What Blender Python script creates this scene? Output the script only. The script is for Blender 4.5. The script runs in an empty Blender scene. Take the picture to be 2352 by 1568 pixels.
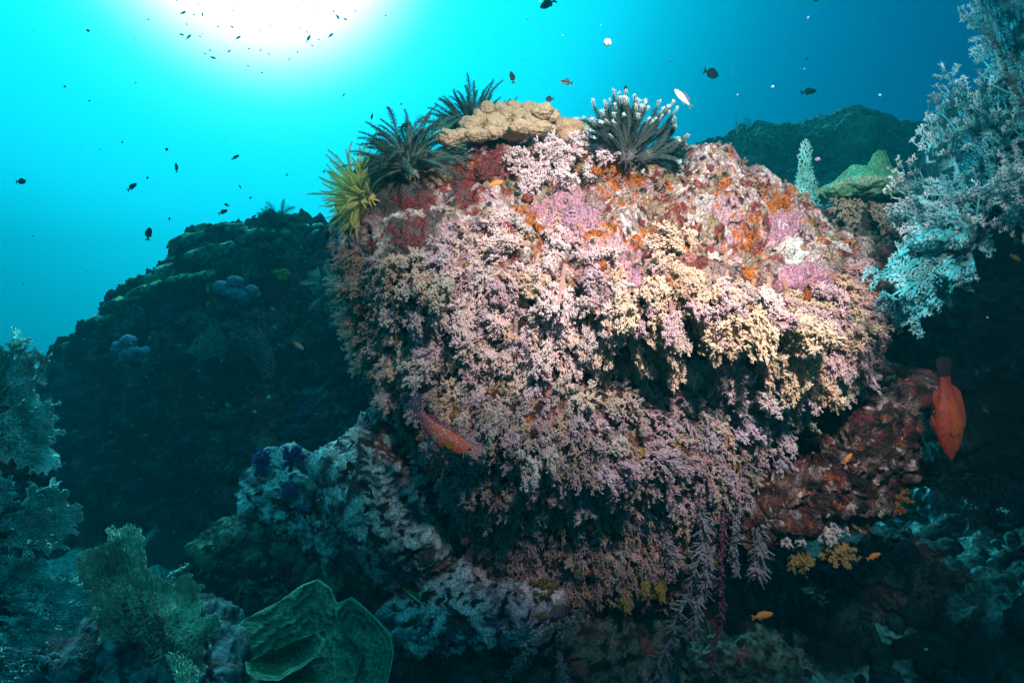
import bpy, math, random
import numpy as np
from mathutils import Vector, Matrix

random.seed(5)
rng = np.random.default_rng(11)
SC = bpy.context.scene
COL = SC.collection
R = math.radians

# ------------------------------------------------------------------ camera
cam_d = bpy.data.cameras.new('camera'); cam = bpy.data.objects.new('camera', cam_d); COL.objects.link(cam)
cam.location = (0, 0, 0); cam.rotation_euler = (R(90), 0, 0)
cam_d.lens = 22.0; cam_d.sensor_width = 36.0; cam_d.clip_start = 0.02; cam_d.clip_end = 500
SC.camera = cam
K = 18 / 22.0

# ------------------------------------------------------------------ water light (world), sun, strobe, exposure
SUN = np.array([-0.330, 0.800, 0.575]); SUN /= np.linalg.norm(SUN)
w = bpy.data.worlds.new('World'); SC.world = w; w.use_nodes = True
nt = w.node_tree; nt.nodes.clear()
def N(t, **kw):
    n = nt.nodes.new(t)
    for k, v in kw.items(): setattr(n, k, v)
    return n
tc = N('ShaderNodeTexCoord')
dot = N('ShaderNodeVectorMath', operation='DOT_PRODUCT'); dot.inputs[1].default_value = tuple(SUN)
nt.links.new(tc.outputs['Generated'], dot.inputs[0])
ac = N('ShaderNodeMath', operation='ARCCOSINE'); nt.links.new(dot.outputs['Value'], ac.inputs[0])
dv = N('ShaderNodeMath', operation='DIVIDE'); dv.inputs[1].default_value = math.pi; nt.links.new(ac.outputs[0], dv.inputs[0])
ramp = N('ShaderNodeValToRGB'); ramp.color_ramp.interpolation = 'B_SPLINE'
WATER = [(0, (6.0, 6.0, 6.0)), (8.0, (2.2, 2.9, 3.2)), (10.2, (0.95, 1.8, 2.2)), (12.2, (0.25, 1.45, 1.85)), (14.5, (0.012, 1.24, 1.66)), (20, (0.006, 1.10, 1.52)),
         (26, (0.004, 0.96, 1.28)), (32, (0.0, 0.50, 0.76)), (39, (0.0, 0.25, 0.46)), (47, (0.0, 0.11, 0.28)), (55, (0.0, 0.052, 0.165)), (66, (0.0, 0.016, 0.07)),
         (95, (0.0, 0.050, 0.064)), (180, (0.004, 0.31, 0.33))]
WS = 8.0      # a colour ramp cannot hold values above 1: the light is stored divided by this and the Background strength multiplies it back
els = ramp.color_ramp.elements
while len(els) < len(WATER): els.new(0.5)
for e, (a, c) in zip(els, WATER):
    e.position = a / 180.0; e.color = (*[v / WS for v in c], 1)
nt.links.new(dv.outputs[0], ramp.inputs[0])
sky = N('ShaderNodeTexSky', sky_type='NISHITA'); sky.sun_disc = False
sky.sun_elevation = math.asin(SUN[2]); sky.sun_rotation = math.atan2(SUN[0], SUN[1])
tint = N('ShaderNodeMix', data_type='RGBA', blend_type='MULTIPLY'); tint.inputs['Factor'].default_value = 1
nt.links.new(sky.outputs[0], tint.inputs['A']); tint.inputs['B'].default_value = (0.0, 0.006 / WS, 0.008 / WS, 1)
add = N('ShaderNodeMix', data_type='RGBA', blend_type='ADD'); add.inputs['Factor'].default_value = 1
sp_ = N('ShaderNodeSeparateXYZ'); nt.links.new(tc.outputs['Generated'], sp_.inputs[0])
up_ = N('ShaderNodeMapRange', interpolation_type='SMOOTHSTEP'); up_.inputs['From Min'].default_value = 0.52; up_.inputs['From Max'].default_value = 0.95
nt.links.new(sp_.outputs['Z'], up_.inputs['Value'])
win = N('ShaderNodeMix', data_type='RGBA'); nt.links.new(up_.outputs[0], win.inputs['Factor'])   # the bright window of the surface straight overhead
nt.links.new(ramp.outputs[0], win.inputs['A']); win.inputs['B'].default_value = (0.04 / WS, 0.85 / WS, 0.92 / WS, 1)
nt.links.new(win.outputs['Result'], add.inputs['A']); nt.links.new(tint.outputs['Result'], add.inputs['B'])
bg = N('ShaderNodeBackground'); bg.inputs['Strength'].default_value = WS
nt.links.new(add.outputs['Result'], bg.inputs['Color'])
ow = N('ShaderNodeOutputWorld'); nt.links.new(bg.outputs[0], ow.inputs['Surface'])

sd = bpy.data.lights.new('sun', 'SUN'); sun = bpy.data.objects.new('sun', sd); COL.objects.link(sun)
sd.energy = 4.0; sd.angle = R(14); sd.color = (0.14, 0.92, 1.0)
sun.rotation_euler = Vector(-SUN).to_track_quat('-Z', 'Y').to_euler()

def P(dx, dy, Y):
    dx = np.asarray(dx, float); dy = np.asarray(dy, float); Y = np.asarray(Y, float)
    return np.stack([(dx - 1176) / 1176 * K * Y, Y + 0 * dx, -(dy - 784) / 1176 * K * Y], -1)

# the photographer's flash on its arm, up beside the camera: it lights the boulder in the photograph
fd = bpy.data.lights.new('strobe_light', 'SPOT'); fl = bpy.data.objects.new('strobe_light', fd); COL.objects.link(fl)
fl.location = (0.25, 0.02, 0.66); fd.energy = 205; fd.spot_size = R(65); fd.spot_blend = 1.0; fd.shadow_soft_size = 0.05
fd.color = (1.0, 0.90, 0.84)
fl.rotation_euler = (Vector(P(1575, 485, 1.35)) - fl.location).to_track_quat('-Z', 'Y').to_euler()

SC.view_settings.view_transform = 'Standard'; SC.view_settings.look = 'None'
SC.view_settings.exposure = 0.0; SC.view_settings.gamma = 1.0
SC.render.engine = 'CYCLES'
cy = SC.cycles
cy.use_denoising = True
try: cy.denoiser = 'OPENIMAGEDENOISE'
except Exception: pass
cy.max_bounces = 4; cy.diffuse_bounces = 2; cy.glossy_bounces = 1; cy.transmission_bounces = 2; cy.volume_bounces = 1
cy.use_adaptive_sampling = True; cy.adaptive_threshold = 0.02
cy.caustics_reflective = False; cy.caustics_refractive = False

# ------------------------------------------------------------------ helpers: noise
_pm = rng.permutation(256); _pm = np.concatenate([_pm, _pm])
_gr = rng.normal(size=(256, 3)); _gr /= np.linalg.norm(_gr, axis=1)[:, None]
def pn(p):
    p = np.asarray(p, float)
    i = np.floor(p).astype(np.int64); f = p - i; u = f * f * f * (f * (f * 6 - 15) + 10); i &= 255
    out = 0
    for a in (0, 1):
        for b in (0, 1):
            for c in (0, 1):
                h = _pm[_pm[_pm[(i[:, 0] + a) & 255] + ((i[:, 1] + b) & 255)] + ((i[:, 2] + c) & 255)]
                g = _gr[h]
                d = g[:, 0] * (f[:, 0] - a) + g[:, 1] * (f[:, 1] - b) + g[:, 2] * (f[:, 2] - c)
                out = out + d * (u[:, 0] if a else 1 - u[:, 0]) * (u[:, 1] if b else 1 - u[:, 1]) * (u[:, 2] if c else 1 - u[:, 2])
    return out * 1.5
def fbm(p, o=4, lac=2.1, gain=0.5):
    s = 0; a = 1.0; p = np.asarray(p, float)
    for k in range(o):
        s = s + a * pn(p + 17.3 * k); p = p * lac; a *= gain
    return s
def ridged(p, o=3):
    s = 0; a = 1.0
    for k in range(o):
        s = s + a * (1 - 2 * np.abs(pn(p + 9.1 * k))); p = p * 2.1; a *= 0.5
    return s
def worley(p):
    p = np.asarray(p, float); i = np.floor(p).astype(np.int64); best = np.full(len(p), 9.0)
    for a in (-1, 0, 1):
        for b in (-1, 0, 1):
            for c in (-1, 0, 1):
                q = i + np.array([a, b, c]); qq = q & 255
                h = _pm[_pm[_pm[qq[:, 0]] + qq[:, 1]] + qq[:, 2]]
                d = ((q + 0.5 + 0.45 * _gr[h] - p) ** 2).sum(1); best = np.minimum(best, d)
    return np.sqrt(best)
def ss(a, b, x):
    t = np.clip((np.asarray(x, float) - a) / (b - a), 0, 1); return t * t * (3 - 2 * t)
def lerp(a, b, t): 
    t = np.asarray(t)[..., None]; return np.asarray(a) * (1 - t) + np.asarray(b) * t

# ------------------------------------------------------------------ helpers: meshes
def make_mesh(name, V, T, col=None, smooth=True, mat=None):
    V = np.ascontiguousarray(V, np.float32); T = np.ascontiguousarray(T, np.int32)
    me = bpy.data.meshes.new(name)
    me.vertices.add(len(V)); me.vertices.foreach_set('co', V.ravel())
    k = T.shape[1]
    me.loops.add(T.size); me.loops.foreach_set('vertex_index', T.ravel())
    me.polygons.add(len(T)); me.polygons.foreach_set('loop_start', np.arange(0, T.size, k, dtype=np.int32))
    me.polygons.foreach_set('use_smooth', np.full(len(T), bool(smooth)))
    me.update(calc_edges=True)
    if col is not None:
        ca = me.color_attributes.new('Col', 'FLOAT_COLOR', 'POINT')
        c = np.ones((len(V), 4), np.float32); c[:, :3] = col
        ca.data.foreach_set('color', c.ravel())
    if mat: me.materials.append(mat)
    return me
def obj(name, me, parent=None):
    o = bpy.data.objects.new(name, me); COL.objects.link(o)
    if parent is not None: o.parent = parent
    return o
def tag(o, label=None, cat=None, group=None, kind=None):
    if label: o['label'] = label
    if cat: o['category'] = cat
    if group: o['group'] = group
    if kind: o['kind'] = kind
    return o
def empty(name, loc, label, cat, group=None):
    o = bpy.data.objects.new(name, None); o.empty_display_size = 0.02; COL.objects.link(o)
    o.location = tuple(float(v) for v in loc); return tag(o, label, cat, group)
def vnormals(V, T):
    n = np.zeros_like(V); 
    a, b, c = V[T[:, 0]], V[T[:, 1]], V[T[:, 2]]
    f = np.cross(b - a, c - a)
    for k in range(3): 
        for j in range(3): n[:, j] += np.bincount(T[:, k], f[:, j], len(V))
    l = np.linalg.norm(n, axis=1); l[l == 0] = 1
    return n / l[:, None]
def cones(A, B, ra, rb, k=3):
    """many tapered k-sided twigs at once"""
    A = np.asarray(A, float); B = np.asarray(B, float); n = len(A)
    ra = np.broadcast_to(np.asarray(ra, float), (n,)); rb = np.broadcast_to(np.asarray(rb, float), (n,))
    d = B - A; L = np.linalg.norm(d, axis=1); L[L == 0] = 1e-9; d = d / L[:, None]
    ref = np.where(np.abs(d[:, 2:3]) < 0.9, np.array([[0, 0, 1.0]]), np.array([[1.0, 0, 0]]))
    u = np.cross(d, ref); u /= np.linalg.norm(u, axis=1)[:, None]; v = np.cross(d, u)
    ang = 2 * np.pi * np.arange(k) / k
    ring = u[:, None, :] * np.cos(ang)[None, :, None] + v[:, None, :] * np.sin(ang)[None, :, None]
    V = np.concatenate([A[:, None, :] + ring * ra[:, None, None], B[:, None, :] + ring * rb[:, None, None]], 1).reshape(-1, 3)
    base = (np.arange(n) * 2 * k)[:, None]
    tri = []
    for j in range(k):
        j2 = (j + 1) % k
        tri.append(np.stack([base[:, 0] + j, base[:, 0] + j2, base[:, 0] + k + j2], 1))
        tri.append(np.stack([base[:, 0] + j, base[:, 0] + k + j2, base[:, 0] + k + j], 1))
    for j in range(1, k - 1):
        tri.append(np.stack([base[:, 0] + k, base[:, 0] + k + j, base[:, 0] + k + j + 1], 1))
    return V, np.concatenate(tri), np.repeat(np.arange(n), 2 * k), np.tile(np.r_[np.zeros(k), np.ones(k)], n)
class Acc:
    def __init__(s): s.V = []; s.T = []; s.C = []; s.n = 0
    def add(s, V, T, C):
        V = np.asarray(V, float); C = np.broadcast_to(np.asarray(C, float), (len(V), 3))
        s.V.append(V); s.T.append(np.asarray(T) + s.n); s.C.append(C); s.n += len(V)
    def segs(s, A, B, ra, rb, ca, cb=None, k=3):
        if len(A) == 0: return
        V, T, idx, end = cones(A, B, ra, rb, k)
        ca = np.broadcast_to(np.asarray(ca, float), (len(A), 3)); cb = ca if cb is None else np.broadcast_to(np.asarray(cb, float), (len(A), 3))
        s.add(V, T, ca[idx] * (1 - end)[:, None] + cb[idx] * end[:, None])
    def path(s, pts, rad, c, k=6):
        pts = np.asarray(pts, float); rad = np.broadcast_to(np.asarray(rad, float), (len(pts),))
        c = np.broadcast_to(np.asarray(c, float), (len(pts), 3))
        s.segs(pts[:-1], pts[1:], rad[:-1], rad[1:], c[:-1], c[1:], k)
    def mesh(s, name, mat, smooth=True):
        return make_mesh(name, np.concatenate(s.V), np.concatenate(s.T), np.concatenate(s.C), smooth, mat)
def sphere_grid(nu, nv):
    th = np.linspace(0, 2 * np.pi, nu, endpoint=False); ph = np.linspace(0, np.pi, nv)
    TH, PH = np.meshgrid(th, ph, indexing='xy')
    return TH.ravel(), PH.ravel(), grid_tris(nu, nv)
def grid_tris(nu, nv):
    i = np.arange(nu); T = []
    I, J = np.meshgrid(np.arange(nv - 1), i, indexing='ij')
    a = I * nu + J; b = I * nu + (J + 1) % nu; c = a + nu; d = b + nu
    return np.concatenate([np.stack([a, c, b], -1).reshape(-1, 3), np.stack([b, c, d], -1).reshape(-1, 3)])
def unit(v):
    v = np.asarray(v, float); return v / np.maximum(np.linalg.norm(v, axis=-1, keepdims=True), 1e-9)
def orient(o, loc, zdir, scale=1.0, roll=None):
    z = Vector(unit(zdir)); q = Vector((0, 0, 1)).rotation_difference(z).to_matrix().to_4x4()
    q = q @ Matrix.Rotation(random.uniform(0, 6.28) if roll is None else roll, 4, 'Z')
    sc = scale if hasattr(scale, '__len__') else (scale,) * 3
    o.matrix_basis = Matrix.Translation(Vector(tuple(float(v) for v in loc))) @ q @ Matrix.Diagonal((*sc, 1))

# ------------------------------------------------------------------ materials
def mat(name, scale=60, var=0.5, bump=0.3, rough=0.85, spec=0.15, objcol=False, trans=0.0, speck=None):
    m = bpy.data.materials.new(name); m.use_nodes = True; t = m.node_tree; t.nodes.clear(); L = t.links.new
    out = t.nodes.new('ShaderNodeOutputMaterial'); b = t.nodes.new('ShaderNodeBsdfPrincipled')
    b.inputs['Roughness'].default_value = rough; b.inputs['Specular IOR Level'].default_value = spec
    at = t.nodes.new('ShaderNodeVertexColor'); at.layer_name = 'Col'
    col = at.outputs['Color']
    if objcol:
        oi = t.nodes.new('ShaderNodeObjectInfo'); mx = t.nodes.new('ShaderNodeMix'); mx.data_type = 'RGBA'; mx.blend_type = 'MULTIPLY'
        mx.inputs['Factor'].default_value = 1; L(col, mx.inputs['A']); L(oi.outputs['Color'], mx.inputs['B']); col = mx.outputs['Result']
    tcn = t.nodes.new('ShaderNodeTexCoord')
    nz = t.nodes.new('ShaderNodeTexNoise'); nz.inputs['Scale'].default_value = scale; nz.inputs['Detail'].default_value = 5
    L(tcn.outputs['Object'], nz.inputs['Vector'])
    mr = t.nodes.new('ShaderNodeMapRange'); mr.inputs['From Min'].default_value = 0.3; mr.inputs['From Max'].default_value = 0.7
    mr.inputs['To Min'].default_value = 1 - var; mr.inputs['To Max'].default_value = 1 + var * 0.7
    L(nz.outputs['Fac'], mr.inputs['Value'])
    mm = t.nodes.new('ShaderNodeMix'); mm.data_type = 'RGBA'; mm.blend_type = 'MULTIPLY'; mm.inputs['Factor'].default_value = 1
    L(col, mm.inputs['A']); L(mr.outputs['Result'], mm.inputs['B']); col = mm.outputs['Result']
    if speck:
        sc_, thr, sc_col = speck
        vz = t.nodes.new('ShaderNodeTexVoronoi'); vz.inputs['Scale'].default_value = sc_; L(tcn.outputs['Object'], vz.inputs['Vector'])
        lt = t.nodes.new('ShaderNodeMath'); lt.operation = 'LESS_THAN'; lt.inputs[1].default_value = thr; L(vz.outputs['Distance'], lt.inputs[0])
        ms = t.nodes.new('ShaderNodeMix'); ms.data_type = 'RGBA'; L(lt.outputs[0], ms.inputs['Factor']); L(col, ms.inputs['A'])
        ms.inputs['B'].default_value = (*sc_col, 1); col = ms.outputs['Result']
    L(col, b.inputs['Base Color'])
    if bump:
        bp = t.nodes.new('ShaderNodeBump'); bp.inputs['Strength'].default_value = bump; bp.inputs['Distance'].default_value = 0.01
        L(nz.outputs['Fac'], bp.inputs['Height']); L(bp.outputs['Normal'], b.inputs['Normal'])
    if trans:
        tr = t.nodes.new('ShaderNodeBsdfTranslucent'); L(col, tr.inputs['Color']); ms = t.nodes.new('ShaderNodeMixShader')
        ms.inputs[0].default_value = trans; L(b.outputs[0], ms.inputs[1]); L(tr.outputs[0], ms.inputs[2]); L(ms.outputs[0], out.inputs['Surface'])
    else: L(b.outputs[0], out.inputs['Surface'])
    return m
M_ROCK = mat('encrusted_rock', 210, 0.75, 0.7)
M_FAR = mat('reef_rock', 45, 0.8, 1.0)
M_SAND = mat('seabed_rubble', 60, 0.8, 1.0)
M_SOFT = mat('soft_coral_tissue', 30, 0.25, 0.0, objcol=True)
M_SOFTC = mat('small_soft_coral_tissue', 30, 0.25, 0.0)
M_FAN = mat('sea_fan_tissue', 25, 0.45, 0.0)
M_FEATHER = mat('feather_star_skin', 40, 0.3, 0.0)
M_HARD = mat('hard_coral', 260, 0.35, 0.7)
M_PLATE = mat('plate_coral', 150, 0.6, 0.9)
M_SPONGE = mat('sponge', 170, 0.85, 1.0)
M_FISH = mat('fish_skin', 70, 0.5, 0.25, rough=0.5, spec=0.3)
M_SPOT = mat('spotted_fish_skin', 90, 0.3, 0.1, rough=0.5, spec=0.3, speck=(46, 0.24, (0.60, 0.66, 0.70)))

# ------------------------------------------------------------------ outline solids
def resample(poly, n):
    p = np.asarray(poly + [poly[0]], float); d = np.r_[0, np.cumsum(np.hypot(*(p[1:] - p[:-1]).T))]
    t = np.linspace(0, d[-1], n, endpoint=False)
    return np.stack([np.interp(t, d, p[:, 0]), np.interp(t, d, p[:, 1])], 1)
def radial(poly, c, nth, smooth=3):
    q = resample(poly, 4000) - c; a = np.arctan2(q[:, 1], q[:, 0]); r = np.hypot(q[:, 0], q[:, 1])
    bins = np.floor((a + np.pi) / (2 * np.pi) * 720).astype(int) % 720
    out = np.full(720, np.nan)
    m = np.zeros(720); np.maximum.at(m, bins, r); out = np.where(m > 0, m, np.nan)
    ok = ~np.isnan(out); xs = np.arange(720); out = np.interp(xs, xs[ok], out[ok], period=720)
    for _ in range(smooth): out = (np.roll(out, 1) + 2 * out + np.roll(out, -1)) / 4
    th = np.linspace(-np.pi, np.pi, nth, endpoint=False)
    return th, np.interp((th + np.pi) / (2 * np.pi) * 720, np.arange(721) + .0, np.r_[out, out[0]])
def solid(poly, Yc, F, B, nth=300, nf=120, nb=30, p=2.4, dep=None, center=None, smooth=3):
    """closed rock whose outline stands at distance Yc, bulging F towards and B away from the viewer"""
    c = np.mean(resample(poly, 400), 0) if center is None else np.asarray(center, float)
    th, rr = radial(poly, c, nth, smooth)
    u = np.r_[np.linspace(0, 1, nf) ** 0.8]
    rho = np.r_[np.sin(u * np.pi / 2), np.cos(np.linspace(0, np.pi / 2, nb + 1)[1:])]
    front = np.r_[np.ones(nf), np.zeros(nb)]
    rho = np.clip(rho, 1e-4, 1)
    dp = (1 - rho ** p) ** (1 / p)
    Yo = np.where(front > 0, -F * dp, B * dp)
    DX = c[0] + rho[:, None] * (rr * np.cos(th))[None]; DY = c[1] + rho[:, None] * (rr * np.sin(th))[None]
    YY = Yc + np.repeat(Yo[:, None], nth, 1)
    DXf, DYf, Yf = DX.ravel(), DY.ravel(), YY.ravel()
    if dep is not None: Yf = Yf + dep(DXf, DYf) * np.repeat(front, nth) * np.repeat(ss(1.0, 0.8, rho), nth)
    back = np.repeat(1 - front, nth)
    V = P(DXf, DYf, np.where(back > 0, Yc, Yf)); V[:, 1] = np.where(back > 0, Yf, V[:, 1])
    T = grid_tris(nth, nf + nb)
    n = vnormals(V, T)
    cen = V.mean(0)
    if ((V - cen) * n).sum() < 0: T = T[:, ::-1]; n = -n
    return V, T, n, DXf, DYf, front.repeat(nth)
def patchmask(X, Y, lst, wob):
    m = np.zeros(len(X))
    for (x, y, rx, ry) in lst:
        d = np.sqrt(((X - x) / rx) ** 2 + ((Y - y) / ry) ** 2) + wob
        m = np.maximum(m, ss(1.15, 0.75, d))
    return m

# ------------------------------------------------------------------ the setting
def seabed():
    n = 620
    a = np.linspace(-1, 1, n); g = np.sign(a) * (np.abs(a) ** 1.7) * 13.5
    X, Y = np.meshgrid(g, g + 2.2); X = X.ravel(); Y = Y.ravel()
    Z = -1.02 - 0.33 * np.maximum(Y - 4.2, 0) - 0.22 * np.maximum(-X - 1.5, 0) + 0.10 * np.maximum(X - 1.2, 0)
    Q = np.stack([X, Y, 0 * X], 1)
    Z = Z + 0.16 * fbm(Q * 1.3, 4) + 0.05 * ridged(Q * 5, 3) - 0.06 * ss(0.5, 0.15, worley(Q * 4)) + 0.03 * (1 - 2 * worley(Q * 9)) + 0.014 * fbm(Q * 30, 3)
    V = np.stack([X, Y, Z], 1)
    I, J = np.meshgrid(np.arange(n - 1), np.arange(n - 1), indexing='ij'); q = (I * n + J).ravel()
    T = np.concatenate([np.stack([q, q + 1, q + n + 1], 1), np.stack([q, q + n + 1, q + n], 1)])
    t = fbm(Q * 3.1 + 5, 5)
    pale = ss(0.05, 0.5, t + 0.25 * ss(1.2, 2.2, X))
    c = lerp((0.006, 0.022, 0.025), (0.10, 0.34, 0.36), pale); c = lerp(c, (0.03, 0.03, 0.03), ss(0.3, 0.7, fbm(Q * 7, 3)))
    o = obj('seabed', make_mesh('seabed', V, T, c, True, M_SAND)); tag(o, 'dark rubble seabed with pale patches under the boulder', 'seabed', kind='structure')
seabed()
def rubble():
    A = Acc(); n = 2600; x = rng.uniform(-1.0, 3.6, n); y = 1.5 + 3.2 * rng.random(n); Q = np.stack([x, y, 0 * x], 1)
    z = -1.02 - 0.33 * np.maximum(y - 4.2, 0) - 0.22 * np.maximum(-x - 1.5, 0) + 0.10 * np.maximum(x - 1.2, 0) + 0.16 * fbm(Q * 1.3, 4) + 0.05 * ridged(Q * 5, 3) - 0.06 * ss(0.5, 0.15, worley(Q * 4)) + 0.03 * (1 - 2 * worley(Q * 9))
    pale = ss(-.2, .5, fbm(Q * 3.1 + 5, 5) + 0.25 * ss(1.2, 2.2, x))
    TH, PH, T = sphere_grid(12, 8); D = np.stack([np.sin(PH) * np.cos(TH), np.sin(PH) * np.sin(TH), np.cos(PH)], 1)
    for k in range(n):
        r = .012 + .05 * rng.random() ** 3; m = rng.normal(size=(3, 3)) * .22 + np.eye(3); v = D @ m * r * (1 + .10 * rng.normal(size=(len(D), 1)))
        A.add(v + np.array([x[k], y[k], z[k] + r * .2]), T, np.array([.012, .045, .05]) * rng.uniform(.3, 1.1) + pale[k] * ss(1.0, 2.4, x[k]) * np.array([.10, .42, .44]) * rng.random())
    tag(obj('rubble', A.mesh('rubble', M_SAND, True)), 'broken coral rubble strewn over the seabed', 'rubble', kind='stuff')
rubble()

BOULDER = [(790, 530), (830, 460), (870, 410), (930, 393), (1010, 388), (1060, 365), (1150, 350), (1230, 345), (1300, 332), (1380, 350),
           (1450, 368), (1540, 392), (1610, 396), (1680, 398), (1735, 428), (1800, 455), (1860, 490), (1905, 545), (1955, 600), (1975, 650),
           (1995, 710), (2005, 770), (1985, 830), (1930, 870), (1870, 905), (1800, 945), (1770, 1010), (1750, 1090), (1700, 1140), (1640, 1210),
           (1590, 1270), (1530, 1330), (1440, 1375), (1300, 1385), (1180, 1365), (1095, 1335), (1050, 1260), (1025, 1180), (995, 1090),
           (945, 1010), (895, 920), (865, 840), (835, 760), (805, 690), (792, 620)]
def bdep(x, y):
    yb = 690 + 0.10 * (x - 1500); t = y - yb; Lr = ss(1180, 1480, x)
    d = -0.09 * np.exp(-(t / 95) ** 2) * Lr + 0.10 * ss(30, 150, t) * ss(420, 230, t) * Lr
    d = d + (0.17 - .09 * ss(1250, 1000, x)) * ss(980, 1380, y) + 0.16 * ss(560, 380, y)
    # stepped ledges running across the face
    q = np.stack([x / 330, y / 330, 0 * x], 1)
    yy = y + 60 * pn(q)
    d = d + 0.025 * np.sin(yy / 26.0) * ss(560, 760, y) + 0.03 * np.sin(yy / 61.0 + 1)
    return d
V, T, n, DX, DY, FR = solid(BOULDER, 1.72, 0.50, 0.75, nth=1000, nf=330, nb=50, p=2.3, dep=bdep)
d = 0.045 * fbm(V * 3.2, 3) + 0.020 * ridged(V * 8, 3) + 0.010 * fbm(V * 26, 3)
d += 0.007 * fbm(V * 70, 3) - 0.006 * ss(0.4, 0.15, worley(V * 60)) - 0.030 * ss(0.34, 0.12, worley(V * 9)) * (fbm(V * 4 + 3, 2) > 0.05) - 0.010 * ss(0.35, 0.15, worley(V * 27))
for (hx, hy, hr) in [(1475, 530, 26), (1440, 545, 15), (1500, 490, 14), (1560, 395, 20), (1330, 455, 22), (1175, 600, 22), (1630, 860, 60), (1700, 770, 55), (1790, 990, 60),
                     (1220, 640, 30), (1520, 830, 45), (1130, 985, 28), (1560, 905, 40)]:
    d -= 0.035 * np.exp(-((DX - hx) ** 2 + (DY - hy) ** 2) / hr ** 2) * FR
V = V + n * d[:, None]; n = vnormals(V, T)
if ((V - V.mean(0)) * n).sum() < 0: n = -n
wob = 0.45 * fbm(V * 22, 3)
f1, f2, f3, f4 = fbm(V * 7, 4), fbm(V * 15 + 4, 4), fbm(V * 34 + 8, 3), fbm(V * 11 + 21, 4)
c = lerp((0.40, 0.28, 0.27), (0.74, 0.61, 0.58), ss(-0.3, 0.5, f2))
c = lerp(c, (0.48, 0.26, 0.31), ss(0.05, 0.4, f1) * 0.8)                 # coralline pink
c = lerp(c, (0.24, 0.19, 0.09), ss(0.05, 0.4, f4) * 0.85)                # olive turf
c = lerp(c, (0.20, 0.045, 0.04), ss(0.12, 0.36, fbm(V * 22 + 31, 4)))    # maroon crust
c = lerp(c, (0.55, 0.14, 0.03), ss(0.42, 0.58, fbm(V * 30 + 51, 3)))     # orange sponge flecks
c = lerp(c, (0.03, 0.025, 0.03), ss(0.30, 0.55, f3)); c = c * (1 + 0.55 * fbm(V * 110, 2))[:, None]; c = lerp(c, (0.82, 0.74, 0.72), ss(0.4, 0.65, fbm(V * 62 + 90, 3)) * 0.6); c = np.clip(c, 0.01, 0.9)
low = ss(560, 720, DY + 60 * f1)                                          # turf, its colour darkened for the shade among the soft corals
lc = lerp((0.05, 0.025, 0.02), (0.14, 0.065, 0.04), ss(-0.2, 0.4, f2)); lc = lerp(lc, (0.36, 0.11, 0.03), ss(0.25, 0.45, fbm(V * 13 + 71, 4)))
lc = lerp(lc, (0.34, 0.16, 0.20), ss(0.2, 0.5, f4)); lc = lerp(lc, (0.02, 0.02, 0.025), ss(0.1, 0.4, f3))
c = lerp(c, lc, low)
c = lerp(c, (0.07, 0.08, 0.08), patchmask(DX, DY, [(900, 445, 90, 60), (1060, 440, 30, 70), (960, 560, 60, 60)], wob) * 0.85)
c = lerp(c, (0.22, 0.05, 0.05), ss(-.45, .1, fbm(V * 40 + 160, 3)) * patchmask(DX, DY, [(1120, 395, 90, 45), (1195, 385, 50, 40), (960, 470, 50, 30), (1080, 470, 35, 50), (950, 560, 40, 45), (1100, 580, 30, 50)], wob))
c = lerp(c, (0.50, 0.14, 0.02), ss(-0.35, 0.15, fbm(V * 40 + 60, 3)) * patchmask(DX, DY, [(1370, 385, 70, 22), (1420, 420, 50, 26), (1240, 525, 42, 38), (1370, 535, 45, 34), (1775, 470, 40, 40), (1725, 540, 26, 26),
                                                   (1460, 560, 30, 24), (1710, 625, 24, 22), (1520, 640, 22, 26), (1100, 560, 30, 24), (1230, 1050, 50, 30), (1330, 1040, 40, 25)], wob))
c = lerp(c, (0.50, 0.24, 0.33), patchmask(DX, DY, [(1310, 500, 75, 45), (1260, 1035, 70, 42), (1400, 640, 60, 40), (1800, 520, 40, 30), (1840, 640, 60, 40)], wob) * 0.9)
c = lerp(c, (0.85, 0.84, 0.80), patchmask(DX, DY, [(1822, 580, 26, 32)], wob))
bo = obj('boulder', make_mesh('boulder', V, T, c, True, M_ROCK))
tag(bo, 'huge rounded coral boulder crusted pink, orange and maroon in the middle', 'boulder')
BV, BN, BX, BY, BF = V, n, DX, DY, FR
PX = BV[:, 0] / (K * BV[:, 1]) * 1176 + 1176; PY = -BV[:, 2] / (K * BV[:, 1]) * 1176 + 784
def on_boulder(dx, dy):
    i = np.argmin((PX - dx) ** 2 + (PY - dy) ** 2 + (1 - BF) * 1e9 + (BN[:, 1] > 0.4) * 1e7); return BV[i], BN[i]

def rock(name, poly, Yc, F, B, label, cat, colf, amp=1.0, nth=300, nf=110, freq=1.0, dep=None, mt=None, p=2.4, center=None):
    V, T, n, DX, DY, FR = solid(poly, Yc, F, B, nth, nf, 24, p, dep, center)
    s = freq
    d = amp * (0.05 * fbm(V * 3 * s, 3) + 0.022 * ridged(V * 8 * s, 3) + 0.010 * fbm(V * 24 * s, 3) - 0.02 * ss(0.4, 0.15, worley(V * 8 * s)) + 0.007 * fbm(V * 60 * s, 2) - 0.006 * ss(.4, .15, worley(V * 40 * s)))
    V = V + n * d[:, None]; n = vnormals(V, T)
    o = obj(name, make_mesh(name, V, T, colf(V, DX, DY, n), True, mt or M_FAR)); tag(o, label, cat)
    return V, n, DX, DY, FR
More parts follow.
